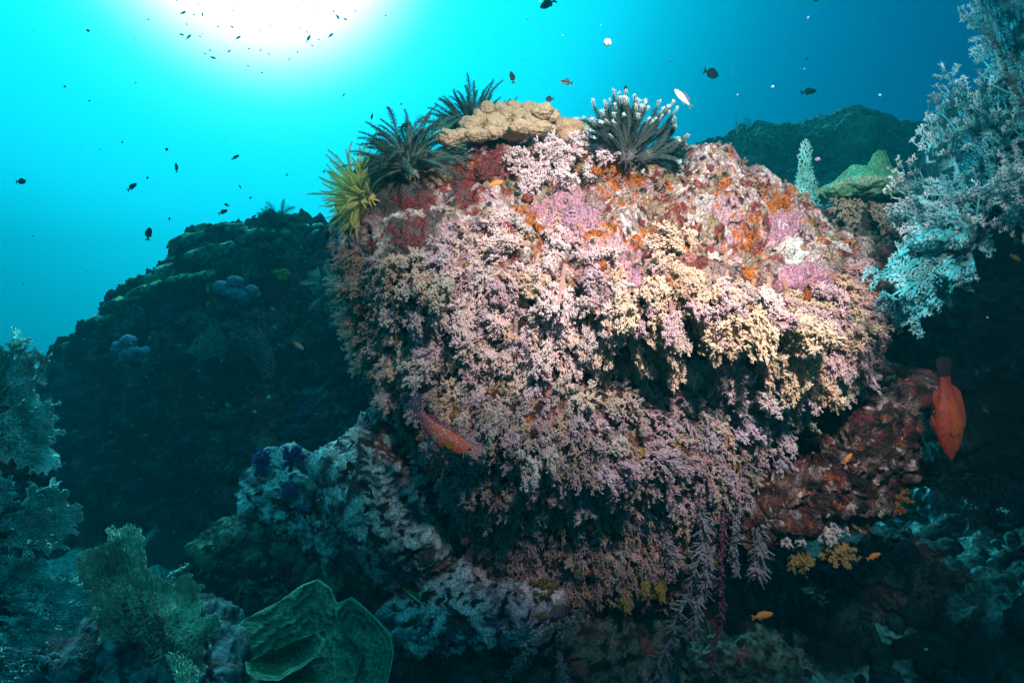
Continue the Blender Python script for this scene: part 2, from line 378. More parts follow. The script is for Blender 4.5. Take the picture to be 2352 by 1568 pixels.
# far left wall
LW = [(900, 560), (840, 528), (760, 530), (690, 526), (640, 522), (590, 532), (510, 534), (460, 548), (420, 566), (425, 600), (370, 618), (320, 650), (270, 690), (235, 735), (200, 770),
      (150, 800), (150, 850), (90, 880), (60, 960), (60, 1300), (200, 1500), (500, 1600), (900, 1600), (1100, 1400), (1080, 1000), (980, 700)]
def c_wall(V, X, Y, n):
    f = fbm(V * 5, 5); c = lerp((0.022, 0.032, 0.036), (0.085, 0.105, 0.105), ss(-0.2, 0.5, f)); c = lerp(c, (0.01, 0.013, 0.02), ss(0.1, 0.5, fbm(V * 11 + 3, 4)))
    c = lerp(c, (0.35, 0.42, 0.42), ss(0.62, 0.85, fbm(V * 24 + 9, 3)) * 0.8)
    c = lerp(c, (0.07, 0.06, 0.14), ss(0.35, 0.6, fbm(V * 4 + 40, 3)) * 0.7)
    return c
LWV, LWN, LWX, LWY, LWF = rock('rock_wall', LW, 4.2, 1.1, 1.3, 'large dark teal rock wall standing behind the boulder on the left', 'rock', c_wall, 1.9, 640, 240, 1.0, p=2.0, center=(600, 980))
# far right mound
RM = [(1440, 400), (1520, 372), (1580, 356), (1640, 338), (1740, 305), (1850, 290), (1920, 282), (1960, 264), (2030, 262), (2090, 285), (2140, 305), (2230, 330), (2400, 380), (2450, 800), (1500, 800)]
def c_mound(V, X, Y, n):
    f = fbm(V * 2.2, 5); c = lerp((0.05, 0.07, 0.07), (0.15, 0.19, 0.16), ss(-0.2, 0.4, f)); return lerp(c, (0.25, 0.3, 0.25), ss(0.5, 0.8, fbm(V * 9, 3)) * 0.6)
rock('reef_mound', RM, 6.0, 1.0, 2.0, 'far hazy rock mound behind the right shoulder of the boulder', 'rock', c_mound, 1.8, 400, 140, 0.7, p=2.0, center=(1900, 560))
# dark wall on the right
RW = [(2110, 640), (2150, 520), (2220, 420), (2300, 300), (2380, 120), (2520, 60), (2700, 400), (2700, 1200), (2480, 1240), (2330, 1150), (2230, 1130), (2130, 1060), (2080, 960), (2030, 860), (2040, 740)]
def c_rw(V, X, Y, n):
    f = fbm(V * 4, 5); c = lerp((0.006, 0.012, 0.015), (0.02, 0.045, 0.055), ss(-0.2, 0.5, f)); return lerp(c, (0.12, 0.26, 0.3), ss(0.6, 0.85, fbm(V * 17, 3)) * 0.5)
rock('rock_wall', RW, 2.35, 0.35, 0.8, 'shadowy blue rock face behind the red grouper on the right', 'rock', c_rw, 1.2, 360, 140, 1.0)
# ledge arm under the right bulge
LA = [(1690, 1195), (1730, 1130), (1800, 1100), (1870, 1060), (1930, 1010), (1985, 945), (2040, 900), (2100, 895), (2140, 950), (2130, 1020), (2100, 1085), (2020, 1130), (1930, 1170), (1850, 1210), (1760, 1230), (1710, 1225)]
def c_arm(V, X, Y, n):
    c = lerp((0.06, 0.035, 0.035), (0.24, 0.16, 0.155), ss(-0.2, 0.5, fbm(V * 19, 4))); c = lerp(c, (0.12, 0.03, 0.035), ss(0.1, 0.4, fbm(V * 22 + 5, 4)))
    c = lerp(c, (0.30, 0.09, 0.03), ss(0.45, 0.6, fbm(V * 36 + 15, 3))); c = lerp(c, (0.5, 0.42, 0.40), ss(0.38, 0.6, fbm(V * 46 + 25, 3))); return lerp(c, (0.02, 0.015, 0.015), ss(0.05, 0.4, fbm(V * 30 + 35, 3)))
LAV, LAN, LAX, LAY, LAF = rock('rock_ledge', LA, 1.62, 0.16, 0.25, 'slanting pink and maroon rock ledge under the boulder\'s right overhang', 'rock', c_arm, 1.15, 340, 130, 1.5, mt=M_ROCK)
# pale rubble rocks lower left of the boulder
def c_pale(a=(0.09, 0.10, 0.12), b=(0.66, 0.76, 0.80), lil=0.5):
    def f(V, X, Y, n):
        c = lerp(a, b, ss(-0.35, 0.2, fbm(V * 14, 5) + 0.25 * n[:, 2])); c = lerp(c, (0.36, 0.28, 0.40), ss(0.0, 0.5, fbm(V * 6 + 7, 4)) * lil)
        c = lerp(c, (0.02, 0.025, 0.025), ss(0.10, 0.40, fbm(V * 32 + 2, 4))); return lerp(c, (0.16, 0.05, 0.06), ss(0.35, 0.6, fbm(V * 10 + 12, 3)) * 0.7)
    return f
def c_red(V, X, Y, n):
    return lerp(c_pale()(V, X, Y, n), (0.20, 0.03, 0.03), ss(1010, 985, X + 40 * fbm(V * 9, 3)) * ss(0.75, 0.45, np.abs(Y - 1020) / 120))
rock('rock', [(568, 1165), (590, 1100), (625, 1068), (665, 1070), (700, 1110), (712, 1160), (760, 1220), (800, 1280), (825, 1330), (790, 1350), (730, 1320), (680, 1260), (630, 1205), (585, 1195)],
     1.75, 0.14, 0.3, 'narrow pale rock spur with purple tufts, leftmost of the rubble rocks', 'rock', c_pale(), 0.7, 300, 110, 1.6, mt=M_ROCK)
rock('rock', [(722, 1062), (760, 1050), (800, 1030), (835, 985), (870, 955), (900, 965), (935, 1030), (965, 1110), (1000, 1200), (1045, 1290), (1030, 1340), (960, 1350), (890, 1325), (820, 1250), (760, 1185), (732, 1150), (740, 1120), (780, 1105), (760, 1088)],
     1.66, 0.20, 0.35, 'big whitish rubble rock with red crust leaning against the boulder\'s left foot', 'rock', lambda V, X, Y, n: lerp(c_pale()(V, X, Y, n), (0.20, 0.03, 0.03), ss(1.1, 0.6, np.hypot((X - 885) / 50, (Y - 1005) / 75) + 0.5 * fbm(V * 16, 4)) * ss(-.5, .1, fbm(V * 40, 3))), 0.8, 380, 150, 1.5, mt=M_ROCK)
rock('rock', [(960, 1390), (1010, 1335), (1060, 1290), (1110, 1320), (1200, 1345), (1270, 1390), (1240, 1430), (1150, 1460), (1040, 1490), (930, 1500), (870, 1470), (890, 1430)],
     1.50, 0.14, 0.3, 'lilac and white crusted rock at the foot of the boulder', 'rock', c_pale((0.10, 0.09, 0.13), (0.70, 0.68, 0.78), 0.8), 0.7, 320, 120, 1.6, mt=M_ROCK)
rock('rock', [(450, 1270), (520, 1215), (600, 1200), (680, 1240), (740, 1300), (800, 1340), (900, 1350), (960, 1400), (880, 1460), (720, 1470), (560, 1450), (470, 1380)],
     1.85, 0.25, 0.4, 'olive green rock behind the big green plate coral', 'rock', c_pale((0.05, 0.08, 0.055), (0.15, 0.20, 0.14), 0.1), 0.9, 340, 120, 1.3, mt=M_ROCK)
rock('rock', [(880, 1490), (1000, 1480), (1150, 1450), (1300, 1400), (1500, 1400), (1560, 1480), (1500, 1640), (900, 1700)],
     1.75, 0.2, 0.5, 'dark mottled rock base below the lilac crusted rock', 'rock', c_pale((0.015, 0.03, 0.03), (0.07, 0.13, 0.13), 0.4), 0.9, 340, 120, 1.3, mt=M_ROCK)
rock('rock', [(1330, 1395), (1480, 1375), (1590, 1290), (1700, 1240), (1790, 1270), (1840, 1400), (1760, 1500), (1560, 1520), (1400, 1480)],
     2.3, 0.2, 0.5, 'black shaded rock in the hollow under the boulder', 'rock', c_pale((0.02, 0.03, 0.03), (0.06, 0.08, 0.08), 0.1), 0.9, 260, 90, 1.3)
rock('rock', [(-60, 1480), (60, 1470), (160, 1500), (280, 1480), (420, 1540), (480, 1620), (300, 1700), (-60, 1700)],
     1.05, 0.12, 0.3, 'dark tufted rock in the bottom left corner below the sea fans', 'rock', c_pale((0.03, 0.04, 0.06), (0.12, 0.17, 0.2), 0.3), 0.7, 300, 100, 1.8)
rock('rock', [(-320, 800), (-180, 790), (-120, 900), (-100, 1100), (-90, 1300), (-110, 1500), (-250, 1500), (-400, 1100)],
     1.25, 0.15, 0.3, 'black rock at the left edge carrying the pale sea fans', 'rock', c_pale((0.02, 0.03, 0.035), (0.06, 0.08, 0.09), 0.2), 0.8, 260, 90, 1.5)
# pale rubble heap bottom right
rock('rubble_heap', [(2110, 1140), (2200, 1120), (2290, 1150), (2400, 1150), (2450, 1300), (2420, 1500), (2300, 1470), (2240, 1400), (2270, 1300), (2200, 1230), (2120, 1190)],
     3.0, 0.25, 0.4, 'pale teal rubble heap on the seabed at the right edge', 'rubble', c_pale((0.02, 0.06, 0.07), (0.30, 0.74, 0.76), 0.1), 1.3, 320, 120, 1.3)
rock('rubble_heap', [(1500, 1500), (1620, 1470), (1760, 1480), (1850, 1540), (1900, 1640), (1450, 1660)], 2.0, 0.2, 0.4, 'mossy green rubble mound at the bottom edge right of centre', 'rubble',
     c_pale((0.015, 0.05, 0.045), (0.06, 0.15, 0.14), 0.1), 0.9, 300, 110, 1.4)
rock('rubble_heap', [(1880, 1290), (1980, 1250), (2080, 1240), (2180, 1300), (2260, 1400), (2230, 1520), (2100, 1580), (1940, 1560), (1850, 1440)], 2.5, 0.3, 0.4, 'dark blue rubble mound between the orange soft corals and the pale heap', 'rubble',
     c_pale((0.01, 0.02, 0.025), (0.03, 0.07, 0.08), 0.1), 1.1, 320, 120, 1.3)
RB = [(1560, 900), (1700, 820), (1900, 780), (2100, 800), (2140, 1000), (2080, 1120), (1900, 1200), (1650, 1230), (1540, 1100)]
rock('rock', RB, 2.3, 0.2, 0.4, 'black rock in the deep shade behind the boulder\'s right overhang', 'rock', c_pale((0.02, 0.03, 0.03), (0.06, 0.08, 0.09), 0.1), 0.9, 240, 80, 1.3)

# ------------------------------------------------------------------ soft corals
def rdirs(n): return unit(rng.normal(size=(n, 3)))
def cone_dirs(d, amin, amax, n):
    """n directions each, at an angle amin..amax from the rows of d"""
    d = np.repeat(unit(d), n, 0); r = rdirs(len(d)); t = unit(np.cross(d, r)); a = rng.uniform(amin, amax, len(d))[:, None]
    return d * np.cos(a) + t * np.sin(a)
def soft_coral(nb=8, sub=8, twig=5, spikes=5, spread=(0.25, 1.0), thick=1.0, lobed=1.0):
    """unit-high branching soft coral on +Z: trunk, branches with knobbly polyp-covered twigs; returns geometry with tip colour ramp"""
    A = Acc(); stem = np.array([0.50, 0.36, 0.30]); mid = np.array([0.70, 0.57, 0.52]); tipc = np.array([1.0, 1.0, 1.0])
    A.path([(0, 0, -0.12), (0.0, 0.0, 0.1), (0.02, 0.01, 0.30), (0.03, 0, 0.45)], np.array([0.075, 0.065, 0.055, 0.035]) * thick, stem, 7)
    for b in range(nb):
        z0 = rng.uniform(0.02, 0.40); az = 2.39996 * b + rng.uniform(-.4, .4); sp = rng.uniform(*spread)
        d = np.array([math.cos(az) * math.sin(sp), math.sin(az) * math.sin(sp), math.cos(sp)])
        L = rng.uniform(0.38, 0.62) * (1.15 - 0.25 * sp) * lobed
        pts = [np.array([0.02, 0, z0])]
        for k in range(4):
            d = unit(d + rng.normal(size=3) * 0.16 + np.array([0, 0, 0.10])); pts.append(pts[-1] + d * L / 4)
        pts = np.array(pts); A.path(pts, np.linspace(0.042, 0.016, 5) * thick, lerp(stem, mid, np.linspace(0, 1, 5)), 5)
        t = rng.uniform(0.12, 1.0, sub) ** 0.75; t[-1] = 1.0; seg = np.minimum((t * 4).astype(int), 3); f = t * 4 - seg
        o = pts[seg] * (1 - f)[:, None] + pts[seg + 1] * f[:, None]; dd = unit(pts[seg + 1] - pts[seg])
        sdir = cone_dirs(dd, 0.4, 1.15, 1); sl = rng.uniform(0.09, 0.18, sub)[:, None] * (1.25 - 0.5 * t[:, None]); e = o + sdir * sl
        A.segs(o, e, 0.016 * thick, 0.012 * thick, mid * 0.95, mid * 1.1, 4)
        tf = rng.uniform(0.35, 1.0, (sub, twig)).reshape(-1, 1); to = np.repeat(o, twig, 0) * (1 - tf) + np.repeat(e, twig, 0) * tf
        td = cone_dirs(sdir, 0.3, 1.3, twig); te = to + td * rng.uniform(0.03, 0.065, len(td))[:, None]
        A.segs(to, te, 0.014 * thick, 0.014 * thick, mid * 1.05, tipc * 0.92, 3)
        if spikes:
            pd = cone_dirs(td, 0.2, 1.1, spikes); po = np.repeat(te, spikes, 0); pe = po + pd * rng.uniform(0.018, 0.036, len(pd))[:, None]
            A.segs(po, pe, 0.010 * thick, 0.004 * thick, tipc * 0.95, tipc * 1.05, 3)
    return A
SOFT = [soft_coral(nb=int(rng.integers(9, 13)), sub=11, twig=6, spread=(0.15, rng.uniform(0.8, 1.2)), thick=1.05).mesh('soft_coral', M_SOFT) for _ in range(8)]
LOWS = [soft_coral(nb=int(rng.integers(4, 6)), sub=6, twig=4, spikes=0, thick=1.15) for _ in range(6)]
LOWS = [(np.concatenate(a.V), np.concatenate(a.T), np.concatenate(a.C)) for a in LOWS]
MIDS = [soft_coral(nb=int(rng.integers(6, 9)), sub=7, twig=4, spikes=2, thick=1.15) for _ in range(6)]
MIDS = [(np.concatenate(a.V), np.concatenate(a.T), np.concatenate(a.C)) for a in MIDS]


SEL = np.where((BF > 0) & (BN[:, 1] < 0.25))[0]
def poly_in(poly, x, y):
    p = np.asarray(poly, float); q = np.roll(p, -1, 0); ins = np.zeros(np.shape(x), bool)
    for (x1, y1), (x2, y2) in zip(p, q):
        c_ = ((y1 > y) != (y2 > y)); ins ^= c_ & (x < (x2 - x1) * (y - y1) / (y2 - y1 + 1e-12) + x1)
    return ins
def upper(x): return np.interp(x, [780, 850, 960, 1010, 1100, 1180, 1240, 1340, 1400, 1480, 1560, 1650, 1750, 1850, 1950, 2010], [545, 590, 590, 525, 490, 445, 440, 520, 585, 600, 575, 590, 640, 645, 610, 640])
HOLES = [(1630, 870, 85, 50), (1770, 985, 90, 70), (1500, 845, 70, 34), (1225, 650, 26, 40), (1130, 1000, 40, 30), (1100, 960, 30, 30), (1450, 760, 36, 26), (1240, 1030, 50, 34), (1560, 905, 50, 40),
         (1710, 760, 60, 26), (1345, 870, 50, 40), (1240, 880, 30, 34), (1075, 830, 40, 30), (1290, 700, 24, 36)]
def want(x, y):
    s = np.interp(y, [400, 560, 800, 900, 1050, 1200, 1380], [80, 88, 86, 72, 52, 37, 26]) * (1 + 0.22 * ss(1450, 1750, x) * (y < 860))
    return s * (1 - 0.45 * ss(960, 840, x)) * (1 - .3 * ss(1850, 1980, x))
pts = []
cand = np.stack([rng.uniform(780, 2020, 30000), rng.uniform(420, 1390, 30000)], 1)
ok = poly_in(BOULDER, cand[:, 0], cand[:, 1]) & (cand[:, 1] > upper(cand[:, 0])); cand = cand[ok]
arr = np.zeros((0, 2)); ars = np.zeros(0)
for x, y in cand:
    s = float(want(x, y)) * rng.uniform(0.7, 1.2) * (1.25 if rng.random() < .12 else .88)
    hole = any(((x - a) / rx) ** 2 + ((y - b) / ry) ** 2 < 1 for a, b, rx, ry in HOLES)
    if hole and rng.random() < 0.72: continue
    if y > 980 and rng.random() < 0.25: continue
    if len(arr) and (np.hypot(arr[:, 0] - x, arr[:, 1] - y) < 0.33 * np.minimum(s, ars) + 0.03 * s).any(): continue
    arr = np.vstack([arr, (x, y)]); ars = np.r_[ars, s]
print('soft corals', len(arr))
CREAM, PINKW, MAUVE, LILAC, SAGE, GREY = [np.array(c) for c in ((0.80, 0.60, 0.41), (0.82, 0.65, 0.66), (0.64, 0.43, 0.55), (0.53, 0.45, 0.58), (0.52, 0.50, 0.40), (0.60, 0.55, 0.55))]
CN = ['cream', 'pinkish white', 'mauve', 'lilac', 'sage', 'pale grey']; CP = [CREAM, PINKW, MAUVE, LILAC, SAGE, GREY]
def pick(x, y):
    if y < 830 and x > 1380: w_ = [0.62, 0.14, 0.2 + 0.7 * (x > 1860), 0.02, 0, 0.04]
    elif y < 830 and x > 1050: w_ = [0.16, 0.56, 0.10, 0.10, 0, 0.1]
    elif y < 900: w_ = [0.22, 0.14, 0.0, 0.2, 0.14, 0.3] if x > 860 else [0.45, 0, 0, 0.05, 0.4, 0.1]
    else: w_ = [0.05, 0.04, 0.12, 0.42, 0.2, 0.17]
    w_ = np.array(w_); return int(rng.choice(6, p=w_ / w_.sum()))
def base_col(x, y): return lerp(lerp(PINKW, CREAM * .5 + PINKW * .5, ss(1380, 1600, x)), (LILAC * .6 + GREY * .4) * .8, ss(800, 1000, y))  # lower corals lilac grey, also dimmed in colour for the weaker flash
order = np.argsort(-ars); small = Acc(); cnt = 0
for r_, i in enumerate(order):
    x, y = arr[i]; s = ars[i]; j = SEL[np.argmin((PX[SEL] - x) ** 2 + (PY[SEL] - y) ** 2)]
    p, nn = BV[j], BN[j]; k = pick(x, y)
    col = (CP[k] * .62 + base_col(x, y) * .38) * rng.uniform(0.82, 1.08) * (1 + rng.uniform(-0.03, 0.03, 3))
    dirn = unit(nn * 0.75 + np.array([0, -0.15, -0.9]) + np.array([0.25 * (x - 1350) / 600, 0, 0]) + rng.normal(size=3) * 0.22)
    wsz = s * K * p[1] / 1176
    if r_ < 300:
        o = obj('soft_coral', SOFT[int(rng.integers(8))]); o.color = (*np.clip(col, 0, 1), 1)
        orient(o, p, dirn, (wsz * rng.uniform(.8, 1.05),) * 2 + (wsz * rng.uniform(1.0, 1.55),))
        rowi = int(np.searchsorted([560, 680, 800, 920, 1050], y)); coli = int(np.searchsorted([960, 1130, 1300, 1470, 1640, 1810], x))
        row = ['top row', 'second row', 'third row', 'fourth row', 'fifth row', 'bottom row'][rowi]
        cl = ['on boulder\'s left edge', 'left of centre', 'nearly middle left', 'in the middle', 'nearly middle right', 'right of centre', 'on boulder\'s right bulge'][coli]
        sz = 'big' if s > 84 else ('mid-sized' if s > 68 else 'small')
        tag(o, '%s %s soft coral %s, %s' % (sz, CN[k], cl, row), 'soft coral', 'soft corals hanging from the boulder')
    else:
        v, t_, c_ = (MIDS if s > 40 else LOWS)[int(rng.integers(6))]
        z = Vector(dirn); q = Vector((0, 0, 1)).rotation_difference(z).to_matrix() @ Matrix.Rotation(rng.uniform(0, 6.28), 3, 'Z')
        small.add((v * wsz * np.array([1.1, 1.1, 1.2])) @ np.array(q).T + p, t_, c_ * col)
# the fine turf of tiny colonies between the larger tufts
sel = rng.choice(SEL, 90000); q = (PY[sel] < 1420) & ((PY[sel] > upper(PX[sel]) + 15) | ((PX[sel] > 1180) & (rng.random(len(sel)) < .6) & (fbm(BV[sel] * 9, 3) > -.05))); sel = sel[q]
hm = np.zeros(len(sel), bool)
for a, b, rx, ry in HOLES: hm |= ((PX[sel] - a) / rx) ** 2 + ((PY[sel] - b) / ry) ** 2 < 0.8
sel = sel[~hm][:1800]
for j in sel:
    p, nn = BV[j], BN[j]; x, y = PX[j], PY[j]; col = CP[pick(x, y)] * rng.uniform(0.55, 0.95); v, t_, c_ = LOWS[int(rng.integers(6))]
    wsz = rng.uniform(14, 30) * K * p[1] / 1176; q = Vector((0, 0, 1)).rotation_difference(Vector(unit(nn + np.array([0, 0, -0.5]) + rng.normal(size=3) * .3))).to_matrix() @ Matrix.Rotation(rng.uniform(0, 6.28), 3, 'Z')
    small.add((v * wsz) @ np.array(q).T + p, t_, c_ * col)
tag(obj('soft_coral_turf', small.mesh('soft_coral_turf', M_SOFTC)), 'carpet of small lilac and sage soft coral tufts over the boulder\'s lower face', 'soft coral', kind='stuff')

def soft(x, y, Y, size, d, col, label, cat='soft coral', group=None, stretch=1.1, protos=SOFT, p=None, name='soft_coral'):
    o = obj(name, random.choice(protos)); o.color = (*col, 1); loc = P(x, y, Y) if p is None else p
    wz = size * K * loc[1] / 1176; orient(o, loc, d, (wz, wz, wz * stretch)); tag(o, label, cat, group); return o
g = 'fluffy white soft corals on the boulder top'
for (x, y, s, lx, l) in [(1212, 402, 78, -.5, 'fluffy white soft coral on the boulder top, leftmost beside the red crust'), (1262, 382, 86, -.1, 'fluffy white soft coral right under the knobbly cream coral'),
                         (1316, 376, 84, .1, 'fluffy white soft coral reaching highest on the boulder top'), (1366, 392, 76, .4, 'fluffy white soft coral on the boulder top, rightmost beside the dark feather star'),
                         (1246, 425, 78, -.2, 'fluffy white soft coral below the other white ones on the boulder top'), (1338, 425, 74, .3, 'fluffy white soft coral above the orange sponge patch'), (1290, 404, 82, 0, 'fluffy white soft coral in the very middle of the white clump on top'), (1292, 446, 74, 0, 'fluffy white soft coral lowest of the white clump on top'), (1226, 450, 70, -.3, 'fluffy white soft coral at the lower left of the white clump on top')]:
    p, nn = on_boulder(x, y); soft(x, y, 0, s, (lx, -0.8, 0.55), (0.88, 0.74, 0.78), l, group=g, p=p)
g = 'orange brown soft corals below the rock ledge'
for (x, y, s, d, c_, l) in [(2045, 1105, 78, (0, -.4, -1), (0.42, 0.19, 0.06), 'rust orange soft coral hanging from the right end of the ledge'), (1905, 1232, 80, (.1, -.8, -.5), (0.46, 0.34, 0.13), 'golden brown bushy soft coral below the middle of the ledge'),
                            (1838, 1245, 74, (-.1, -.4, -1), (0.36, 0.29, 0.11), 'olive gold soft coral, drooping lowest left of the golden bush')]:
    soft(x, y, 1.55, s, d, c_, l, group=g, stretch=1.0); 
g = 'pale soft corals hanging under the rock ledge'
for k_, (x, y, s, l) in enumerate([(1890, 1165, 66, 'long white soft coral hanging under the middle of the ledge'), (1930, 1105, 44, 'lilac soft coral on the front of the ledge'), (1960, 1075, 40, 'small white soft coral near the orange fish on the ledge'),
                      (2120, 1010, 44, 'pale soft coral on the right tip of the ledge'), (1830, 1205, 38, 'small pale soft coral at the left underside of the ledge'), (1800, 1215, 34, 'tiny pale soft coral nearest the boulder under the ledge'),
                      (2010, 1125, 36, 'small pale soft coral just left of the rust orange one'), (1985, 1135, 34, 'short lilac soft coral under the right half of the ledge'), (1930, 1190, 34, 'isolated white soft coral dangling below the ledge')]):
    soft(x, y, 1.50, s, (0.1, -.4, -1), (0.72, 0.68, 0.74), l, group=g, stretch=1.3)
g = 'purple soft corals on the left rubble rocks'
for (x, y, s, l) in [(590, 1085, 72, 'dark violet soft coral tuft at the top left of the narrow rock spur'), (668, 1075, 70, 'dark violet soft coral standing on top of the narrow rock spur'), (660, 1150, 56, 'dark violet soft coral on the flank of the rock spur'), (755, 1110, 44, 'dark violet soft coral in the gap between the two pale rocks'),
                     (700, 1185, 44, 'small dark violet soft coral low between the pale rocks')]:
    soft(x, y, 1.60, s, (random.uniform(-.4, .4), -0.5, 0.6), (0.13, 0.10, 0.36), l, group=g)
soft(548, 1240, 1.65, 66, (0, -.6, .7), (0.45, 0.50, 0.50), 'round grey soft coral bush left of the pale rubble rocks', stretch=0.9)
soft(590, 1240, 1.66, 54, (0.2, -.6, .7), (0.40, 0.46, 0.44), 'smaller grey soft coral bush touching the round one', stretch=0.9)
for (x, y, s, l) in [(1945, 455, 84, 'cream soft coral clump hanging under the left side of the green plate coral'), (2000, 462, 76, 'cream soft coral clump hanging under the middle of the green plate coral'), (1920, 520, 60, 'teal grey soft coral below the cream clumps by the green plate coral'), (2040, 500, 60, 'pale soft coral next to the sea fan below the green plate coral'),
                     (1970, 540, 56, 'lowest dark soft coral under the green plate coral')]:
    soft(x, y, 1.95, s, (random.uniform(-.3, .3), -.6, -.8), (0.50, 0.47, 0.36), l, group='soft corals under the green plate coral')
g = 'yellow soft corals under the boulder'
for (x, y, s, l) in [(1316, 1222, 62, 'yellow soft coral hanging highest under the boulder'), (1250, 1345, 56, 'yellow brown bushy soft coral at the boulder\'s foot'), (1240, 1400, 44, 'small pale yellow soft coral left of the little orange fish'), (1480, 1310, 46, 'left one of the pair of mustard soft corals in the dark hollow'),
                     (1515, 1315, 46, 'right one of the pair of mustard soft corals in the dark hollow'), (1435, 1340, 46, 'mustard soft coral hanging lowest under the boulder')]:
    soft(x, y, 1.50 if y < 1380 else 1.45, s, (0, -.25, -1) if y < 1330 or x > 1300 else (0, -.8, .2), (0.30, 0.26, 0.07), l, group=g, stretch=1.5)
g = 'teal soft corals on the boulder\'s left rim'
for k_ in range(9):
    y = 640 + k_ * 24; p, nn = on_boulder(np.interp(y, [640, 850], [800, 862]), y)
    soft(0, 0, 0, 56, (-1, -.2, -.4 + random.uniform(-.3, .3)), (0.30, 0.52, 0.48), 'feathery teal soft coral on the boulder\'s shaded left rim beside open water', group=g, p=p)  # the teal is blue water light put into the coral colour

# ------------------------------------------------------------------ knobbly hard coral on the boulder top
def lumpy(c, r, seed, col, nu=28, nv=20, bump=0.05, fr=40):
    TH, PH, T = sphere_grid(nu, nv); D = np.stack([np.sin(PH) * np.cos(TH), np.sin(PH) * np.sin(TH), np.cos(PH)], 1)
    r = np.asarray(r, float)
    d = 1 + 0.22 * fbm(D * 1.6 + seed * 3.1, 2) + bump * (1 - 2 * worley(D * r.mean() * fr * 2.6 + seed))
    V = np.asarray(c) + D * r * d[:, None]; return V, T, np.broadcast_to(np.asarray(col), V.shape) * (0.9 + 0.25 * (1 - worley(D * r.mean() * fr * 2.6 + seed)))[:, None]
kp, _ = on_boulder(1150, 365); kp = P(1150, 330, 1.62)
kc = empty('hard_coral', kp, 'cream knobbly hard coral shelf crowning the boulder', 'coral')
knobs = [(1030, 318, 34, 22), (1062, 312, 26, 20), (1085, 285, 34, 24), (1110, 270, 32, 26), (1140, 282, 36, 26), (1095, 310, 34, 18), (1130, 305, 30, 18), (1165, 300, 38, 20), (1200, 292, 40, 20), (1165, 265, 32, 24), (1195, 268, 32, 24),
         (1225, 278, 34, 24), (1215, 250, 28, 20), (1245, 256, 30, 22), (1265, 268, 28, 20), (1180, 248, 24, 18), (1150, 252, 24, 18), (1245, 292, 30, 16), (1270, 300, 16, 10), (1120, 250, 22, 18), (1045, 330, 20, 12), (1080, 300, 20, 20), (1185, 310, 30, 12), (1230, 305, 26, 9)]
for q_, (x, y, rx, rz) in enumerate(knobs):
    Y = 1.60 - 0.10 * ss(250, 320, y) + rng.uniform(-.05, .05); u_ = K * Y / 1176
    v, t_, c_ = lumpy(P(x, y, Y), (rx * u_ * .80, 0.028, rz * u_ * .80), q_, (0.66, 0.50, 0.33), 64, 44, .055, 120); o = obj('lobe', make_mesh('lobe', v - kp, t_, c_, True, M_HARD), kc)
v, t_, c_ = lumpy(P(1150, 322, 1.68), (0.155, 0.07, 0.012), 77, (0.22, 0.26, 0.20), 60, 24); obj('base_plate', make_mesh('base_plate', v - kp, t_, c_, True, M_HARD), kc)
kq = P(1310, 300, 1.6); ks = empty('hard_coral', kq, 'smaller cream hard coral between the knobbly shelf and the dark feather star', 'coral')
for q_, (x, y, rx, rz) in enumerate([(1295, 290, 22, 18), (1318, 292, 24, 18), (1338, 304, 18, 18), (1310, 312, 30, 20)]):
    v, t_, c_ = lumpy(P(x, y, 1.60), (rx * .00111, 0.03, rz * .00111), q_ + 40, (0.60, 0.42, 0.27)); obj('lobe', make_mesh('lobe', v - kq, t_, c_, True, M_HARD), ks)

# ------------------------------------------------------------------ encrusting sponges on the boulder
def sponge(x, y, r, col, label, group, n=9, cat='sponge'):
    A = Acc()
    for k in range(2 * n + 1):
        a = rng.uniform(0, 6.28); q = r * math.sqrt(rng.random()) * 0.7 * (k > 0); p, nn = on_boulder(x + q * math.cos(a), y + q * math.sin(a)); u_ = K * p[1] / 1176; s = r * (rng.uniform(0.22, 0.42) if k else .75) * u_
        if k == 0: p0 = p
        elif np.linalg.norm(p - p0) > .72 * r * u_: continue
        v, t_, c_ = lumpy((0, 0, 0), (s, s, s * (0.6 if k else .42)), k + x, np.array(col) * rng.uniform(0.75, 1.1), 18, 12, 0.12, 60)
        q_ = np.array(Vector((0, 0, 1)).rotation_difference(Vector(unit(nn))).to_matrix()); A.add(v @ q_.T + p, t_, c_)
    tag(obj('sponge', A.mesh('sponge', M_SPONGE)), label, cat, group)
g = 'orange sponges on the boulder'; OR = (0.40, 0.115, 0.03)
for (x, y, r, l) in [(1375, 388, 30, 'orange sponge crust highest on the boulder'), (1428, 418, 28, 'bright orange sponge right below the highest one'), (1240, 528, 32, 'orange sponge left of centre above the soft corals'), (1368, 538, 30, 'orange red sponge in the middle of the boulder\'s upper face'),
                     (1780, 475, 34, 'orange red sponge on the right shoulder of the boulder'), (1728, 545, 22, 'small orange sponge on the boulder\'s right slope'), (1712, 622, 20, 'round orange sponge among cream soft corals on the right'), (1345, 1035, 30, 'rusty orange sponge on the boulder\'s lower face'), (1175, 1085, 26, 'small rusty sponge low left on the boulder')]:
    sponge(x, y, r * .8, OR if y < 900 else (0.36, 0.10, 0.03), l, g)
g = 'red sponges on the boulder'
for (x, y, r, l) in [(1120, 392, 42, 'dark red sponge crust on the boulder top under the cream coral'), (1190, 384, 34, 'dark red sponge touching the white soft corals on top'), (962, 478, 32, 'maroon sponge below the grey feather star'), (940, 560, 30, 'maroon sponge patch at the left above the soft corals'), (1080, 470, 28, 'maroon sponge beside the vertical crack')]:
    sponge(x, y, r * .85, (0.21, 0.06, 0.06), l, g)
